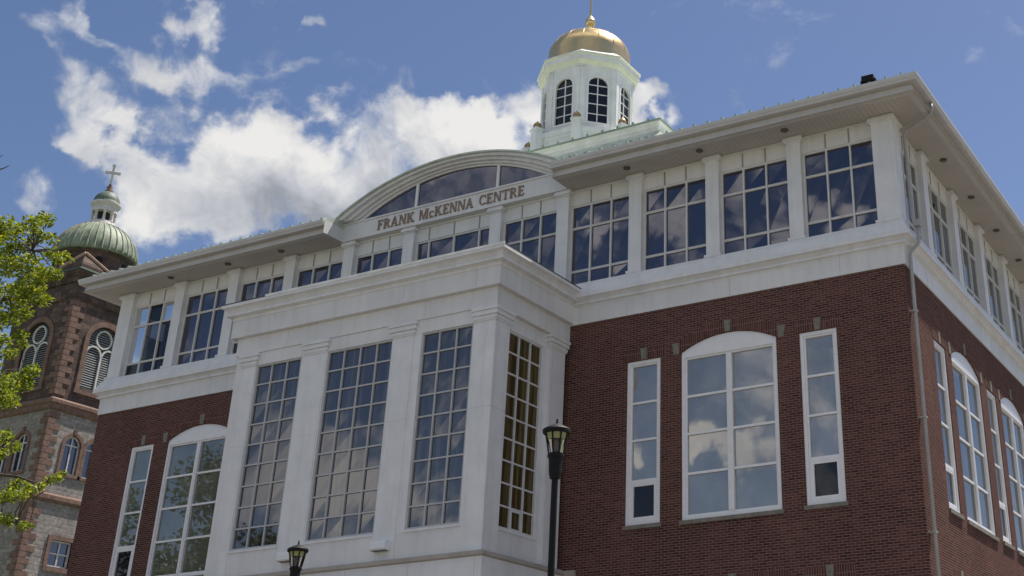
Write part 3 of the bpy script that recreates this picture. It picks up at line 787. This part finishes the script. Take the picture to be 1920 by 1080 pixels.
for p in oct_(2.16, 0):
    m = MB(); q = Vector(p)-CU; a = math.atan2(q.x, -q.y); n = Vector((math.sin(a), -math.cos(a), 0)); t_ = Vector((math.cos(a), math.sin(a), 0))
    T = lambda u, w, h, n=n, t_=t_, q=q: CU + q + n*w + t_*u + Vector((0, 0, h))
    m.box(T, -.16, .16, -.16, .16, 6.2, 9.86); m.box(T, -.20, .20, -.20, .20, 9.86, 9.93); m.box(T, -.17, .17, -.17, .17, 9.93, 9.97)
    m.build('parapet_post', 'green_white', cup)
    m = MB(); m.smooth = True
    m.lathe(tuple(CU+q), [(.10, 9.97), (.16, 9.99), (.15, 10.03)] + [(.155*math.cos(R(e)), 10.08+.155*math.sin(R(e))) for e in range(0, 86, 14)] + [(.03, 10.24), (.02, 10.29)], 16)
    m.build('gold_ball', 'gold_old', cup)
m = MB(); m.loft([oct_(.95, 9.84), oct_(.95, 12.34)], True); m.loft([oct_(1.5, 12.35), oct_(.05, 12.36)], True); m.loft([oct_(1.5, 9.82), oct_(.05, 9.83)], True); m.build('cupola_ceiling_core', 'interior_dark', cup)  # ceiling and floor, plus a dark core added to block light through the windows

# ---- projecting bay
XL_, XR_, DB = -18.43, -9.41, 3.55
bp = [(XL_, .3), (XL_, -DB), (XR_, -DB), (XR_, .3)]
m = MB(); sweep(m, bp, [(-.5, .03), (.0, .03), (.0, .53), (-.5, .53)]); sweep(m, bp, [(-.5, -.47), (-.14, -.47), (-.14, .028), (-.5, .028)])
m.cur = 1
for T, a, b in ((TF, XL_, XR_),):
    x = XL_+1.35; i = 0
    while x < XR_-.3:
        m.box(T, x-.006, x+.006, DB-.01, DB+.003, .04, .52); m.box(T, x+.64, x+.652, DB-.15, DB-.137, -.46, .02); x += 2.32; i += 1
T = lambda u, w, h: Vector((XR_+w, u, h+ZF))
for y in (-2.2,): m.box(T, y, y+.012, -.01, .003, .04, .52); m.box(T, y+.7, y+.712, -.15, -.137, -.46, .02)
ent = m.build('bay_entablature', ['white_panel', 'joint'], bld)
m = MB(); sweep(m, bp, [(-.4, .53), (.02, .53), (.02, .62), (.045, .62), (.10, .645), (.15, .645), (.15, .715), (.11, .715), (.11, .735), (.135, .78), (.18, .83), (.235, .86), (.27, .87), (.27, .955), (-.4, .955)])
m.build('bay_cornice', 'white_trim', ent)
m = MB(); sweep(m, bp, [(-.4, .957), (.275, .957), (.275, .985), (-.4, 1.0)]); m.quad(*[ZW(x, y, .99) for x, y in ((XL_+.3, .2), (XL_+.3, -DB+.3), (XR_-.3, -DB+.3), (XR_-.3, .2))])
m.cur = 1; m.box(TF, XL_+1.35, XR_+.28, DB+.255, DB+.285, .95, 1.015)
m.build('bay_flashing', ['flashing_dark', 'light_flash'], ent)
PW = .16                                     # pilaster face lies this far behind the entablature face
def pilaster(T, a, b, w, ret=.22):
    m = MB(); m.box(T, a, b, w-ret, w, -6.46, -.83)
    m.cur = 1; m.box(T, a, b, w-.01, w+.002, -3.05, -3.042)
    p = m.build('pilaster', ['white_trim', 'joint'], bld)
    m = MB()
    for e, z0, z1 in ((.03, -.84, -.795), (.055, -.795, -.72), (.035, -.72, -.695), (.09, -.695, -.60), (.07, -.60, -.575), (.115, -.575, -.485)): m.box(T, a-e, b+e, w-ret, w+e*.8, z0, z1)
    m.build('pilaster_capital', 'white_trim', p)
    return p
pf = DB-PW
pil = [pilaster(TF, *ab, pf) for ab in ((-17.98, -17.50), (-15.69, -15.01), (-12.79, -12.11))]
m = MB(); m.box(ZW, -10.16, -9.565, -pf, -pf+.62, -6.46, -.83); m.cur = 1; m.box(ZW, -10.16, -9.563, -pf-.002, -pf+.62, -3.05, -3.04); cpi = m.build('corner_pilaster', ['white_trim', 'joint'], bld)
m = MB()
for e, z0, z1 in ((.03, -.84, -.795), (.055, -.795, -.72), (.035, -.72, -.695), (.09, -.695, -.60), (.07, -.60, -.575), (.115, -.575, -.485)): m.box(ZW, -10.16-e, -9.565+e*.8, -pf-e*.8, -pf+.62+e, z0, z1)
m.build('pilaster_capital', 'white_trim', cpi)
TS = lambda u, w, h: Vector((-9.565+w, u, h+ZF))
pilaster(TS, -.86, -.18, 0.)
m = MB(); m.box(ZW, XL_+.18, -17.981, -pf+.03, -.05, -6.46, -.5); m.build('bay_side_wall', 'white_panel', bld)
def grid_window(T, a, b, h0, h1, nc, nr, w, gl, hopper=None):
    f = MB(); ring(f, T, a, b, h0, h1, .05, w-.10, w-.0)
    px_ = [a+(b-a)*i/nc for i in range(1, nc)]
    for x in px_: f.box(T, x-.02, x+.02, w-.09, w-.012, h0+.05, h1-.05)
    ed = [a+.05] + px_ + [b-.05]
    for j in range(1, nr):
        z = h0+(h1-h0)*j/nr
        for i in range(nc): f.box(T, ed[i]+(.02 if i else 0), ed[i+1]-(.02 if i < nc-1 else 0), w-.09, w-.022, z-.02, z+.02)
    if hopper:
        i, j = hopper; ring(f, T, ed[i]+.03, ed[i+1]-.03, h0+(h1-h0)*j/nr+.03, h0+(h1-h0)*(j+1)/nr-.03, .045, w-.085, w-.015)
    win = f.build('grid_window', 'bar_grey' if not hopper else 'mullion_grey', bld); g = MB()
    ed = [a+.04] + px_ + [b-.04]
    for i in range(nc):
        for j in range(nr):
            t1, t2 = random.uniform(-.0022, .0022), random.uniform(-.0022, .0022)
            z0, z1 = h0+(h1-h0)*j/nr+(.02 if j == 0 else 0), h0+(h1-h0)*(j+1)/nr-(.02 if j == nr-1 else 0)
            g.quad(T(ed[i], w-.06+t1, z0), T(ed[i+1], w-.06-t1, z0), T(ed[i+1], w-.06+t2, z1), T(ed[i], w-.06-t2, z1))
    g.build('pane', gl, win)
    p = MB(); p.box(T, a-.30, b+.30, w-.16, w+.03, h1, -.475); p.build('spandrel_panel', 'white_panel', win)
    p = MB(); p.box(T, a-.30, b+.30, w-.16, w+.02, -6.46, h0-.06); p.build('apron_panel', 'white_panel', win)
    p = MB(); p.box(T, a-.02, b+.02, w-.16, w+.05, h0-.06, h0); p.build('window_ledge', 'white_trim', win)
    for a0, a1 in ((a-.30, a), (b, b+.30)):
        p = MB(); p.box(T, a0, a1, w-.15, w+.025, h0-.06, h1); p.build('jamb', 'white_trim', win)
WB = DB-.20
for a, b, nc in ((-17.48, -15.87, 3), (-14.97, -12.79, 4), (-11.86, -10.25, 3)):
    grid_window(TF, a, b, -5.78, -.83, nc, 9, WB, 'glass_bay')
TSW = lambda u, w, h: Vector((-9.565+w, u, h+ZF))
grid_window(TSW, -2.62, -1.06, -5.80, -.87, 3, 9, -.14, 'glass_curtain', (1, 0))
m = MB(); sweep(m, bp, [(-.5, -6.60), (-.02, -6.60), (.035, -6.57), (.035, -6.50), (-.03, -6.46), (-.5, -6.44)]); base = m.build('bay_ledge', 'concrete', bld)
m = MB(); sweep(m, bp, [(-.5, -ZF), (-.02, -ZF), (-.02, -6.60), (-.5, -6.60)]); sweep(m, bp, [(-.3, -7.26), (.02, -7.26), (.05, -7.22), (.05, -7.16), (-.3, -7.14)])
m.cur = 1; x = XL_+1.2
while x < XR_: m.box(TF, x, x+.012, DB-.04, DB-.017, -7.13, -6.61); x += 1.9
T = lambda u, w, h: Vector((XR_+w, u, h+ZF)); m.box(T, -2.4, -2.388, -.04, -.017, -7.13, -6.61)
m.build('bay_base', ['white_panel', 'joint'], base)
m = MB(); m.box(ZW, XR_-.02, XR_+.30, -.12, -.02, -6.62, -6.48); m.build('ledge_return', 'concrete', base)
for p, xw in ((pil[1], -15.38), (pil[2], -12.46)):
    m = MB(); A = [(.0, -6.22), (.17, -6.22), (.20, -6.19), (.20, -6.04), (.17, -6.0), (.0, -6.0)]
    m.prism([TF(xw-.24, pf+a, z) for a, z in A], [TF(xw+.24, pf+a, z) for a, z in A]); wl = m.build('wall_light', 'window_white', bld)
    m = MB(); m.box(TF, xw-.2, xw+.2, pf+.03, pf+.16, -6.235, -6.221); m.build('diffuser', 'sill_stone', wl)

# ------------------------------------------------------------------ street lamps
lamps = "black lamp posts along the walk in front of the hall"
def lamp(bear, dist, label):
    d = ray(*bear); P = CAM + d*dist; x, y, zt = P.x, P.y, P.z          # P = finial tip
    root = thing('street_lamp', label, 'street lamp', (x, y, 0), lamps)
    k = 16/2405.367                      # lantern modules, the same on both lamps
    m = MB(); m.lathe((x, y, 0), [(.14, 0), (.14, .12), (.10, .18), (.085, .5), (.075, .55), (7.2*k, .7), (6.0*k, zt-115*k), (10*k, zt-113*k), (10*k, zt-110*k), (12*k, zt-103*k), (13*k, zt-76*k), (15.5*k, zt-73*k), (15.5*k, zt-69*k), (12*k, zt-66*k)], 16); m.smooth = False
    m.build('post', 'dark_metal', root)
    zb_, zc_ = zt-67*k, zt-27*k; rb_, rc2 = 14*k, 22*k
    f = MB()
    for i in range(8):
        a = R(45)*i+.2
        f.tube([(x+rb_*math.sin(a), y-rb_*math.cos(a), zb_), (x+rc2*math.sin(a), y-rc2*math.cos(a), zc_)], 1.5*k, 5)
    f.build('lantern_frame', 'dark_metal', root)
    g = MB(); g.lathe((x, y, 0), [(rb_-2*k, zb_), (rb_+3.6*k, zc_-16*k)], 24, 0, False); g.build('lantern_glass', 'glass_clear', root)
    g = MB(); g.lathe((x, y, 0), [(rb_+4.0*k, zc_-15*k), (rc2-1.2*k, zc_)], 24, 0, False); g.build('shade_band', 'lamp_shade_glass', root)
    g = MB(); g.smooth = True; g.lathe((x, y, 0), [(4*k, zb_), (4*k, zb_+8*k), (5*k, zb_+14*k), (4*k, zb_+24*k), (2*k, zb_+28*k)], 12); g.build('bulb', 'tower_white', root)
    c = MB(); c.lathe((x, y, 0), [(25*k, zc_-3*k), (26.5*k, zc_-1*k), (26.5*k, zc_+4*k), (24*k, zc_+6.5*k), (15*k, zc_+11*k), (7*k, zc_+14.5*k), (4.5*k, zc_+16*k), (1.5*k, zc_+17*k)], 28); c.build('cap', 'dark_metal', root)
    n = MB(); n.smooth = True; n.lathe((x, y, 0), [(1.5*k, zt-10*k), (3*k, zt-8.5*k), (1.3*k, zt-7*k), (2.4*k, zt-4*k), (.4*k, zt)], 10); n.build('finial', 'dark_metal', root)
lamp((1045, 784), 16., 'black post lamp standing in front of the right corner of the white bay')
lamp((561, 1013), 22., 'farther black lamp whose top just rises into view before the white bay\'s base')

# ------------------------------------------------------------------ church tower far left
X0, Y0, HS = -80.63, 36.52, 3.6
tow = thing('church_tower', 'brown and grey stone church tower with ribbed green copper dome and cross', 'tower', (X0-HS, Y0+HS, 0))
QF = lambda u, w, h: Vector((X0+u, Y0-w, h+ZF))            # front face, u negative to the left
QR = lambda u, w, h: Vector((X0+w, Y0+u, h+ZF))            # right face
QL = lambda u, w, h: Vector((X0-2*HS-w, Y0+u, h+ZF)); QB = lambda u, w, h: Vector((X0+u, Y0+2*HS+w, h+ZF))
c0 = HS-.02
belf = [(c0-1.55, c0+1.55, 18.85, 22.75, 1.5)]
lowo = [(c0-1.75, c0-.25, 11.95, 14.2, .74), (c0+.25, c0+1.75, 11.95, 14.2, .74)]
sqo = [(c0-1.15, c0+.75, 5.05, 7.0, 0.)]
neg = lambda L_: [(-b, -a, c, d, e) for a, b, c, d, e in L_]
m = MB(); m2 = MB()
brick_wall(m, QR, 0, 2*HS, -ZF, 17.0, lowo+sqo, .35); brick_wall(m, QF, -2*HS, 0, -ZF, 17.0, neg(lowo), .35)
brick_wall(m, QL, 0, 2*HS, -ZF, 17.0, [], .35); brick_wall(m, QB, -2*HS, 0, -ZF, 17.0, [], .35)
m.build('lower_wall', 'grey_stone', tow)
brick_wall(m2, QR, 0, 2*HS, 17.0, 28.0, belf, .35); brick_wall(m2, QF, -2*HS, 0, 17.0, 28.0, neg(belf), .35)
brick_wall(m2, QL, 0, 2*HS, 17.0, 28.0, [], .35); brick_wall(m2, QB, -2*HS, 0, 17.0, 28.0, [], .35)
m2.build('belfry_wall', 'brown_stone', tow)
tsq = [(X0-2*HS, Y0), (X0, Y0), (X0, Y0+2*HS), (X0-2*HS, Y0+2*HS)]
m = MB(); sweep(m, tsq, [(-.2, 16.55), (.10, 16.55), (.20, 16.72), (.20, 17.0), (.30, 17.1), (.30, 17.35), (.16, 17.5), (-.2, 17.6)], True)
m.build('string_course', 'brown_trim', tow)
m = MB(); sweep(m, tsq, [(-.2, 9.65), (.12, 9.65), (.22, 9.85), (.22, 10.15), (.10, 10.3), (-.2, 10.35)], True)
m.build('string_course', 'brown_trim', tow)
m = MB(); sweep(m, tsq, [(-.2, 25.7), (.08, 25.7), (.20, 25.9), (.20, 26.15), (-.2, 26.2)], True); m.build('string_course', 'brown_stone', tow)
m = MB(); sweep(m, tsq, [(-.2, 27.2), (.15, 27.2), (.25, 27.5), (.55, 27.8), (.55, 28.05), (-.2, 28.1)], True)
m.build('cornice', 'brown_stone', tow)
m = MB(); sweep(m, tsq, [(-.2, 28.1), (.62, 28.05), (.62, 28.15), (-.8, 28.9), (-1.5, 28.9)], True); m.build('cornice_roof', 'copper_dark', tow)
for sx, sy in ((0, 0), (1, 0), (0, 1), (1, 1)):      # corner gablets
    bx = X0+.25 if not sx else X0-2*HS-.25; by = Y0-.25 if not sy else Y0+2*HS+.25; dx = -1 if not sx else 1; dy = 1 if not sy else -1
    m = MB(); B = [ZW(bx, by, 28.3), ZW(bx+dx*2.6, by, 28.3), ZW(bx+dx*2.6, by+dy*2.6, 28.3), ZW(bx, by+dy*2.6, 28.3)]; B2 = [p+Vector((0, 0, .35)) for p in B]; ap = ZW(bx+dx*.5, by+dy*.5, 29.75)
    m.prism(B, B2)
    for i in range(4): m.quad(B2[i], B2[(i+1) % 4], ap)
    gb = m.build('corner_gablet', 'brown_stone', tow)
    m = MB()
    for p in (B2[1], B2[3]):
        m.tube([p+Vector((0, 0, .08)), ap+Vector((0, 0, .08))], .14, 5)
    m.build('coping', 'brown_pale', gb)
r_ = random.Random(3)
z = -2.
while z < 26.0:
    if not (9.3 < z+.2 < 10.4 or 16.2 < z+.2 < 17.7):
        l = r_.uniform(.85, 1.15) if int(round(z/.46)) % 2 else r_.uniform(.45, .62)
        l2 = 1.5-l
        e = .07
        m = MB(); m.box(ZW, X0-l2, X0+e, Y0-e, Y0+l, z+.02, z+.44); m.build('quoin', 'brown_trim', tow)
    z += .46
def belfry_window(T, c):
    fr = MB(); zs, hw = 22.75, 1.55
    out = [(c-hw-.42, 18.6)] + [(c-(hw+.42)*math.cos(math.pi*i/20), zs+(hw+.37)*math.sin(math.pi*i/20)) for i in range(21)] + [(c+hw+.42, 18.6)]
    inn = [(c-hw, 18.6)] + [(c-hw*math.cos(math.pi*i/20), zs+(hw-.05)*math.sin(math.pi*i/20)) for i in range(21)] + [(c+hw, 18.6)]
    for i in range(len(out)-1):
        o4 = [out[i], out[i+1], inn[i+1], inn[i]]; fr.prism([T(x, .10, z) for x, z in o4], [T(x, -.1, z) for x, z in o4])
    fr.box(T, c-hw-.5, c+hw+.5, -.3, .14, 18.3, 18.62)
    win = fr.build('belfry_window', 'brown_trim', tow)
    t = MB()
    def arcring(cx, cz, r, a0, a1, w=.10, n=18):
        for i in range(n):
            p, q = R(a0+(a1-a0)*i/n), R(a0+(a1-a0)*(i+1)/n)
            o4 = [(cx+(r+w/2)*math.cos(p), cz+(r+w/2)*math.sin(p)), (cx+(r+w/2)*math.cos(q), cz+(r+w/2)*math.sin(q)), (cx+(r-w/2)*math.cos(q), cz+(r-w/2)*math.sin(q)), (cx+(r-w/2)*math.cos(p), cz+(r-w/2)*math.sin(p))]
            t.prism([T(x, -.12, z) for x, z in o4], [T(x, -.24, z) for x, z in o4])
    arcring(c, 23.22, .72, 0, 360, .13, 28); arcring(c-.75, 21.75, .70, 0, 180, .13); arcring(c+.75, 21.75, .70, 0, 180, .13)
    for x in (c-1.46, c, c+1.46): t.box(T, x-.075, x+.075, -.24, -.12, 18.75, 21.8)
    t.box(T, c-1.55, c+1.55, -.26, -.08, 18.62, 18.8)
    t.build('tracery', 'tower_white', win)
    l = MB(); z = 18.9
    while z < 24.1:
        hw2 = hw if z < zs else math.sqrt(max(0.01, hw*hw-(z-zs)**2))
        l.add([T(c-hw2, -.20, z), T(c+hw2, -.20, z), T(c+hw2, -.36, z+.16), T(c-hw2, -.36, z+.16)], [(0, 1, 2, 3)]); z += .19
    l.build('louvre', 'louvre', win)
    b = MB(); b.quad(T(c-hw, -.4, 18.6), T(c+hw, -.4, 18.6), T(c+hw, -.4, 24.4), T(c-hw, -.4, 24.4)); b.build('opening', 'interior_dark', win)
belfry_window(QR, c0); belfry_window(QF, -c0)
def lancet(T, a, b, zb, zs):
    c = (a+b)/2; hw = (b-a)/2; fr = MB()
    def outl(e, zb_): return [(c-hw-e, zb_)] + [(c-(hw+e)*math.cos(math.pi*i/16), zs+(hw+e)*math.sin(math.pi*i/16)) for i in range(17)] + [(c+hw+e, zb_)]
    A, B = outl(.26, zb), outl(-.02, zb)
    for i in range(len(A)-1):
        o4 = [A[i], A[i+1], B[i+1], B[i]]; fr.prism([T(x, .08, z) for x, z in o4], [T(x, -.1, z) for x, z in o4])
    fr.box(T, c-.14, c+.14, -.05, .13, zs+hw+.1, zs+hw+.5); fr.box(T, a-.35, b+.35, -.2, .14, zb-.22, zb)
    win = fr.build('arched_window', 'brown_trim', tow)
    s = MB(); A, B = outl(-.02, zb+.0), outl(-.13, zb+.0)
    for i in range(len(A)-1):
        o4 = [A[i], A[i+1], B[i+1], B[i]]; s.prism([T(x, -.15, z) for x, z in o4], [T(x, -.22, z) for x, z in o4])
    s.box(T, c-.05, c+.05, -.22, -.14, zb, zs+hw-.1); s.box(T, a, b, -.22, -.13, zb, zb+.12); s.box(T, a, b, -.22, -.15, zs-.05, zs+.05); s.build('sash', 'tower_white', win)
    g = MB(); g.quad(T(a, -.24, zb), T(b, -.24, zb), T(b, -.24, zs+hw), T(a, -.24, zs+hw)); g.build('pane', 'glass_navy', win)
for a, b, zb, zs, _ in lowo: lancet(QR, a, b, zb, zs)
for a, b, zb, zs, _ in neg(lowo): lancet(QF, a, b, zb, zs)
a, b, zb, zt_, _ = sqo[0]
m = MB(); ring(m, QR, a-.32, b+.32, zb-.36, zt_+.32, .32, -.1, .10, .36); win = m.build('square_window', 'brown_trim', tow)
m = MB(); ring(m, QR, a, b, zb, zt_, .12, -.25, -.15); m.box(QR, (a+b)/2-.055, (a+b)/2+.055, -.25, -.15, zb+.12, zt_-.12); m.box(QR, a+.12, (a+b)/2-.055, -.25, -.15, (zb+zt_)/2-.05, (zb+zt_)/2+.05); m.box(QR, (a+b)/2+.055, b-.12, -.25, -.15, (zb+zt_)/2-.05, (zb+zt_)/2+.05); m.build('sash', 'tower_white', win)
m = MB(); m.quad(QR(a, -.24, zb), QR(b, -.24, zb), QR(b, -.24, zt_), QR(a, -.24, zt_)); m.build('pane', 'glass_navy', win)
AX = (X0-HS, Y0+HS, ZF-.45)
m = MB(); m.lathe(AX, [(3.05, 28.8), (3.05, 31.0), (3.2, 31.15), (3.2, 31.35), (3.3, 31.45)], 40); drum = m.build('drum', 'brown_stone', tow)
for k in range(8):
    a = R(45)*k+R(60); m = MB(); q = Vector((math.sin(a), -math.cos(a), 0)); m.tube([Vector(AX)+q*3.0+Vector((0, 0, 30.5)), Vector(AX)+q*3.12+Vector((0, 0, 30.5))], .28, 14); m.build('vent', 'dark_metal', drum)
m = MB(); m.smooth = True; dr = 3.42; dh = 3.28; zd = 31.42
m.lathe(AX, [(3.28, zd-.06), (dr, zd)] + [(max(dr*math.cos(R(a))**.92, .02), zd+dh*math.sin(R(a))) for a in range(5, 86, 5)], 64, 0, True); dome2 = m.build('copper_dome', 'copper', tow)
m = MB()
for k in range(36):
    a = R(10)*k
    m.tube([Vector(AX)+Vector(((dr+.02)*math.cos(R(e))**.92*math.sin(a), -(dr+.02)*math.cos(R(e))**.92*math.cos(a), zd+(dh+.01)*math.sin(R(e)))) for e in range(0, 74, 8)], .055, 5)
m.build('dome_rib', 'copper_seam', dome2)
m = MB(); m.lathe(AX, [(1.45, 34.2), (1.45, 34.35), (1.30, 34.45), (1.22, 34.75), (1.05, 34.8), (1.02, 34.95), (.6, 34.95)], 32); lan = m.build('lantern', 'tower_white', tow)
for k in range(8):
    a = R(45)*k+R(10); q = Vector((math.sin(a), -math.cos(a), 0)); m = MB(); m.lathe(tuple(Vector(AX)+q*.92), [(.15, 34.95), (.15, 35.05), (.11, 35.1), (.10, 35.75), (.15, 35.8), (.15, 35.9)], 10); m.build('lantern_column', 'tower_white', lan)
m = MB(); m.lathe(AX, [(.5, 34.9), (.5, 36.0)], 16); m.build('lantern_core', 'interior_dark', lan)
m = MB(); m.lathe(AX, [(.8, 35.9), (1.04, 35.9), (1.04, 36.4), (1.16, 36.5), (1.24, 36.62), (1.24, 36.75), (1.0, 36.8)], 32); m.build('lantern_cornice', 'tower_white', lan)
m = MB(); m.smooth = True; m.lathe(AX, [(1.18, 36.75)] + [(max(1.1*math.cos(R(a)), .02), 36.8+1.2*math.sin(R(a))) for a in range(0, 88, 8)], 28); m.build('lantern_dome', 'copper_dark', lan)
m = MB(); m.smooth = True; m.lathe(AX, [(.35, 37.9), (.38, 38.05), (.18, 38.2), (.26, 38.4), (.14, 38.6), (.1, 38.75)], 14); m.build('lantern_finial', 'brown_trim', lan)
m = MB(); ca = R(48); t_ = Vector((math.cos(ca), math.sin(ca), 0)); n_ = Vector((math.sin(ca), -math.cos(ca), 0))
TC = lambda u, w, h: Vector(AX)+t_*u+n_*w+Vector((0, 0, h))
m.box(TC, -.10, .10, -.08, .08, 38.7, 40.6); m.box(TC, -.5, .5, -.075, .075, 39.78, 39.98)
for u, h in ((0, 40.6), (-.5, 39.88), (.5, 39.88)): m.box(TC, u-.14, u+.14, -.085, .085, h-.12, h+.10)
m.build('cross', 'tower_white', lan)

# ------------------------------------------------------------------ trees
def leaf_cloud(mb, c, rad, n, size, rnd, flat=.8):
    for _ in range(n):
        d = Vector((rnd.gauss(0, 1), rnd.gauss(0, 1), rnd.gauss(0, 1))).normalized()*rad*rnd.random()**.45
        p = c+Vector((d.x, d.y, d.z*flat))
        a = Vector((rnd.gauss(0, 1), rnd.gauss(0, 1), rnd.gauss(0, .6))).normalized(); b = a.orthogonal().normalized()
        b = (b*math.cos(rnd.random()*6)+a.cross(b)*math.sin(rnd.random()*6)).normalized()
        s = size*rnd.uniform(.6, 1.25); cc = a.cross(b)*s*.12
        mb.add([p-a*s*.5, p+b*s*.30+cc, p+a*s*.5, p-b*s*.30+cc], [(0, 1, 2, 3)])
def limb(mb, a, b, r0, r1, rnd, n=6, wob=.06):
    a, b = Vector(a), Vector(b); l = (b-a).length
    pts = [a.lerp(b, i/n)+(Vector((rnd.uniform(-1, 1), rnd.uniform(-1, 1), rnd.uniform(-.4, .8)))*l*wob if 0 < i < n else Vector((0, 0, 0)))+Vector((0, 0, l*.10*math.sin(math.pi*i/n))) for i in range(n+1)]
    mb.tube(pts, [r0+(r1-r0)*i/n for i in range(n+1)], 7); return pts
rn = random.Random(11)
DT = 15.5
def at(u, v, t=DT): return CAM + ray(u, v)*t
tb_ = at(-330, 900, DT+.4); root = thing('young_tree', 'leafy yellow green tree reaching in from the left edge before the church tower', 'tree', (tb_.x, tb_.y, 0))
clumps = [(85, 412, 16), (62, 418, 16), (36, 432, 14), (8, 425, 22), (72, 442, 16), (94, 448, 12), (52, 458, 14), (18, 462, 22), (94, 476, 14), (60, 486, 14), (12, 495, 26), (42, 500, 24), (108, 486, 11), (118, 478, 9), (131, 486, 7), (78, 512, 20), (100, 512, 14),
          (56, 545, 26), (26, 556, 28), (80, 562, 15), (12, 595, 22), (42, 585, 16), (36, 628, 13), (8, 640, 15), (42, 645, 10), (16, 662, 14), (60, 697, 13), (34, 716, 20), (10, 726, 20), (50, 722, 12), (18, 752, 16), (4, 745, 18), (68, 690, 8),
          (10, 818, 14), (24, 838, 12), (4, 850, 12), (30, 912, 16), (18, 930, 14), (54, 918, 12), (92, 902, 10), (108, 896, 9), (118, 888, 7), (76, 912, 9), (38, 928, 12), (16, 978, 12), (40, 986, 10), (4, 972, 14), (54, 986, 7),
          (-30, 440, 34), (-40, 520, 40), (-35, 600, 36), (-40, 690, 36), (-30, 760, 26), (-30, 840, 30), (-30, 930, 30), (-40, 1000, 26), (-110, 480, 60), (-120, 600, 60), (-120, 720, 60), (-130, 840, 60), (-110, 960, 50), (-210, 520, 80), (-220, 660, 80), (-220, 800, 80), (-240, 930, 70), (-330, 560, 90), (-340, 720, 90), (-420, 640, 90), (-430, 800, 90)]
LM = MB(); TM = MB()
top_ = at(-330, 480, DT+.4); limb(TM, (tb_.x, tb_.y, 0), (top_.x, top_.y, top_.z), .17, .05, rn, 10, .01)
mains = []
for (v0, u1, v1) in ((640, 60, 470), (720, 70, 560), (800, 40, 720), (880, 10, 840), (960, 80, 910), (1010, 30, 985), (600, 20, 440)):
    A = at(-330, v0, DT+.4); B = at(u1, v1, DT+rn.uniform(-.4, .4)); mains += limb(TM, A, B, .05, .010, rn, 8, .02)
for u, v, r in clumps:
    c = at(u, v, DT+rn.uniform(-.7, .7)); rad = r/2405*DT
    near = min(mains, key=lambda p: (p-c).length); limb(TM, near, c, .011, .004, rn, 4, .08)
    k = max(12, int(.52*r*r*(1 if u > -60 else .2))); leaf_cloud(LM, c, rad*1.25, k, .058, rn)
tr = TM.build('trunk', 'bark', root); LM.build('crown', 'leaf_bright', root, recalc=False)
m = MB(); A = at(-330, 480, DT+.4); P = limb(m, A, at(-40, 330, DT), .03, .008, rn, 6, .02); m.tube([P[-1], at(-8, 320, DT), at(8, 315, DT), at(18, 310, DT)], [.012, .010, .007, .003], 5); m.tube([P[-1], at(-10, 300, DT), at(6, 290, DT)], [.01, .007, .003], 5)
m.build('bare_twig', 'bark', root)

def street_tree(x, y, h, wd, seed, label):
    rr = random.Random(seed); root = thing('street_tree', label, 'tree', (x, y, 0), 'trees mirrored in the left wing')
    T_ = MB(); Lf = MB(); tp = limb(T_, (x, y, 0), (x+.3, y, h*.75), .32, .08, rr, 8, .012)
    for i in range(34):
        z = h*(.30+.68*rr.random()); a = rr.random()*6.28; q = (z/h-.30)/.70
        rad = wd*math.sqrt(max(.05, 1-(2*q-.85)**2))*rr.uniform(.35, .95)
        c = Vector((x+math.cos(a)*rad, y+math.sin(a)*rad, z)); s = min(tp, key=lambda p: abs(p.z-(z-1.5)))
        limb(T_, s, c, .06, .02, rr, 4, .05); leaf_cloud(Lf, c, wd*.36, 250, .30, rr, .75)
    T_.build('trunk', 'bark', root); Lf.build('crown', 'leaf_dark', root, recalc=False)
street_tree(-37.5, -14.5, 16.0, 4.6, 5, 'broad green tree mirrored in the arched window of the left brick wing')
street_tree(-46., -15.5, 15.5, 4.8, 6, 'green tree mirrored in the narrow window at the far left of the brick wing')
street_tree(-36.5, -23., 13.0, 3.8, 9, 'green tree mirrored low in the left panes of the white bay')

# ------------------------------------------------------------------ ground
m = MB(); m.quad((-900, -900, 0), (900, -900, 0), (900, 900, 0), (-900, 900, 0)); g = m.build('lawn', 'lawn', None, recalc=False); g['kind'] = 'structure'
m = MB(); m.box(WLD, -60, 40, -8.4, -6.2, -.05, .045); g = m.build('path', 'concrete', None); g['kind'] = 'structure'
m = MB(); m.box(WLD, -70, 70, -70, 60, -.05, .015); g = m.build('bounce_pavement', 'bounce_paving', None); g['kind'] = 'structure'  # unseen paving added for neutral bounce light in place of green lawn
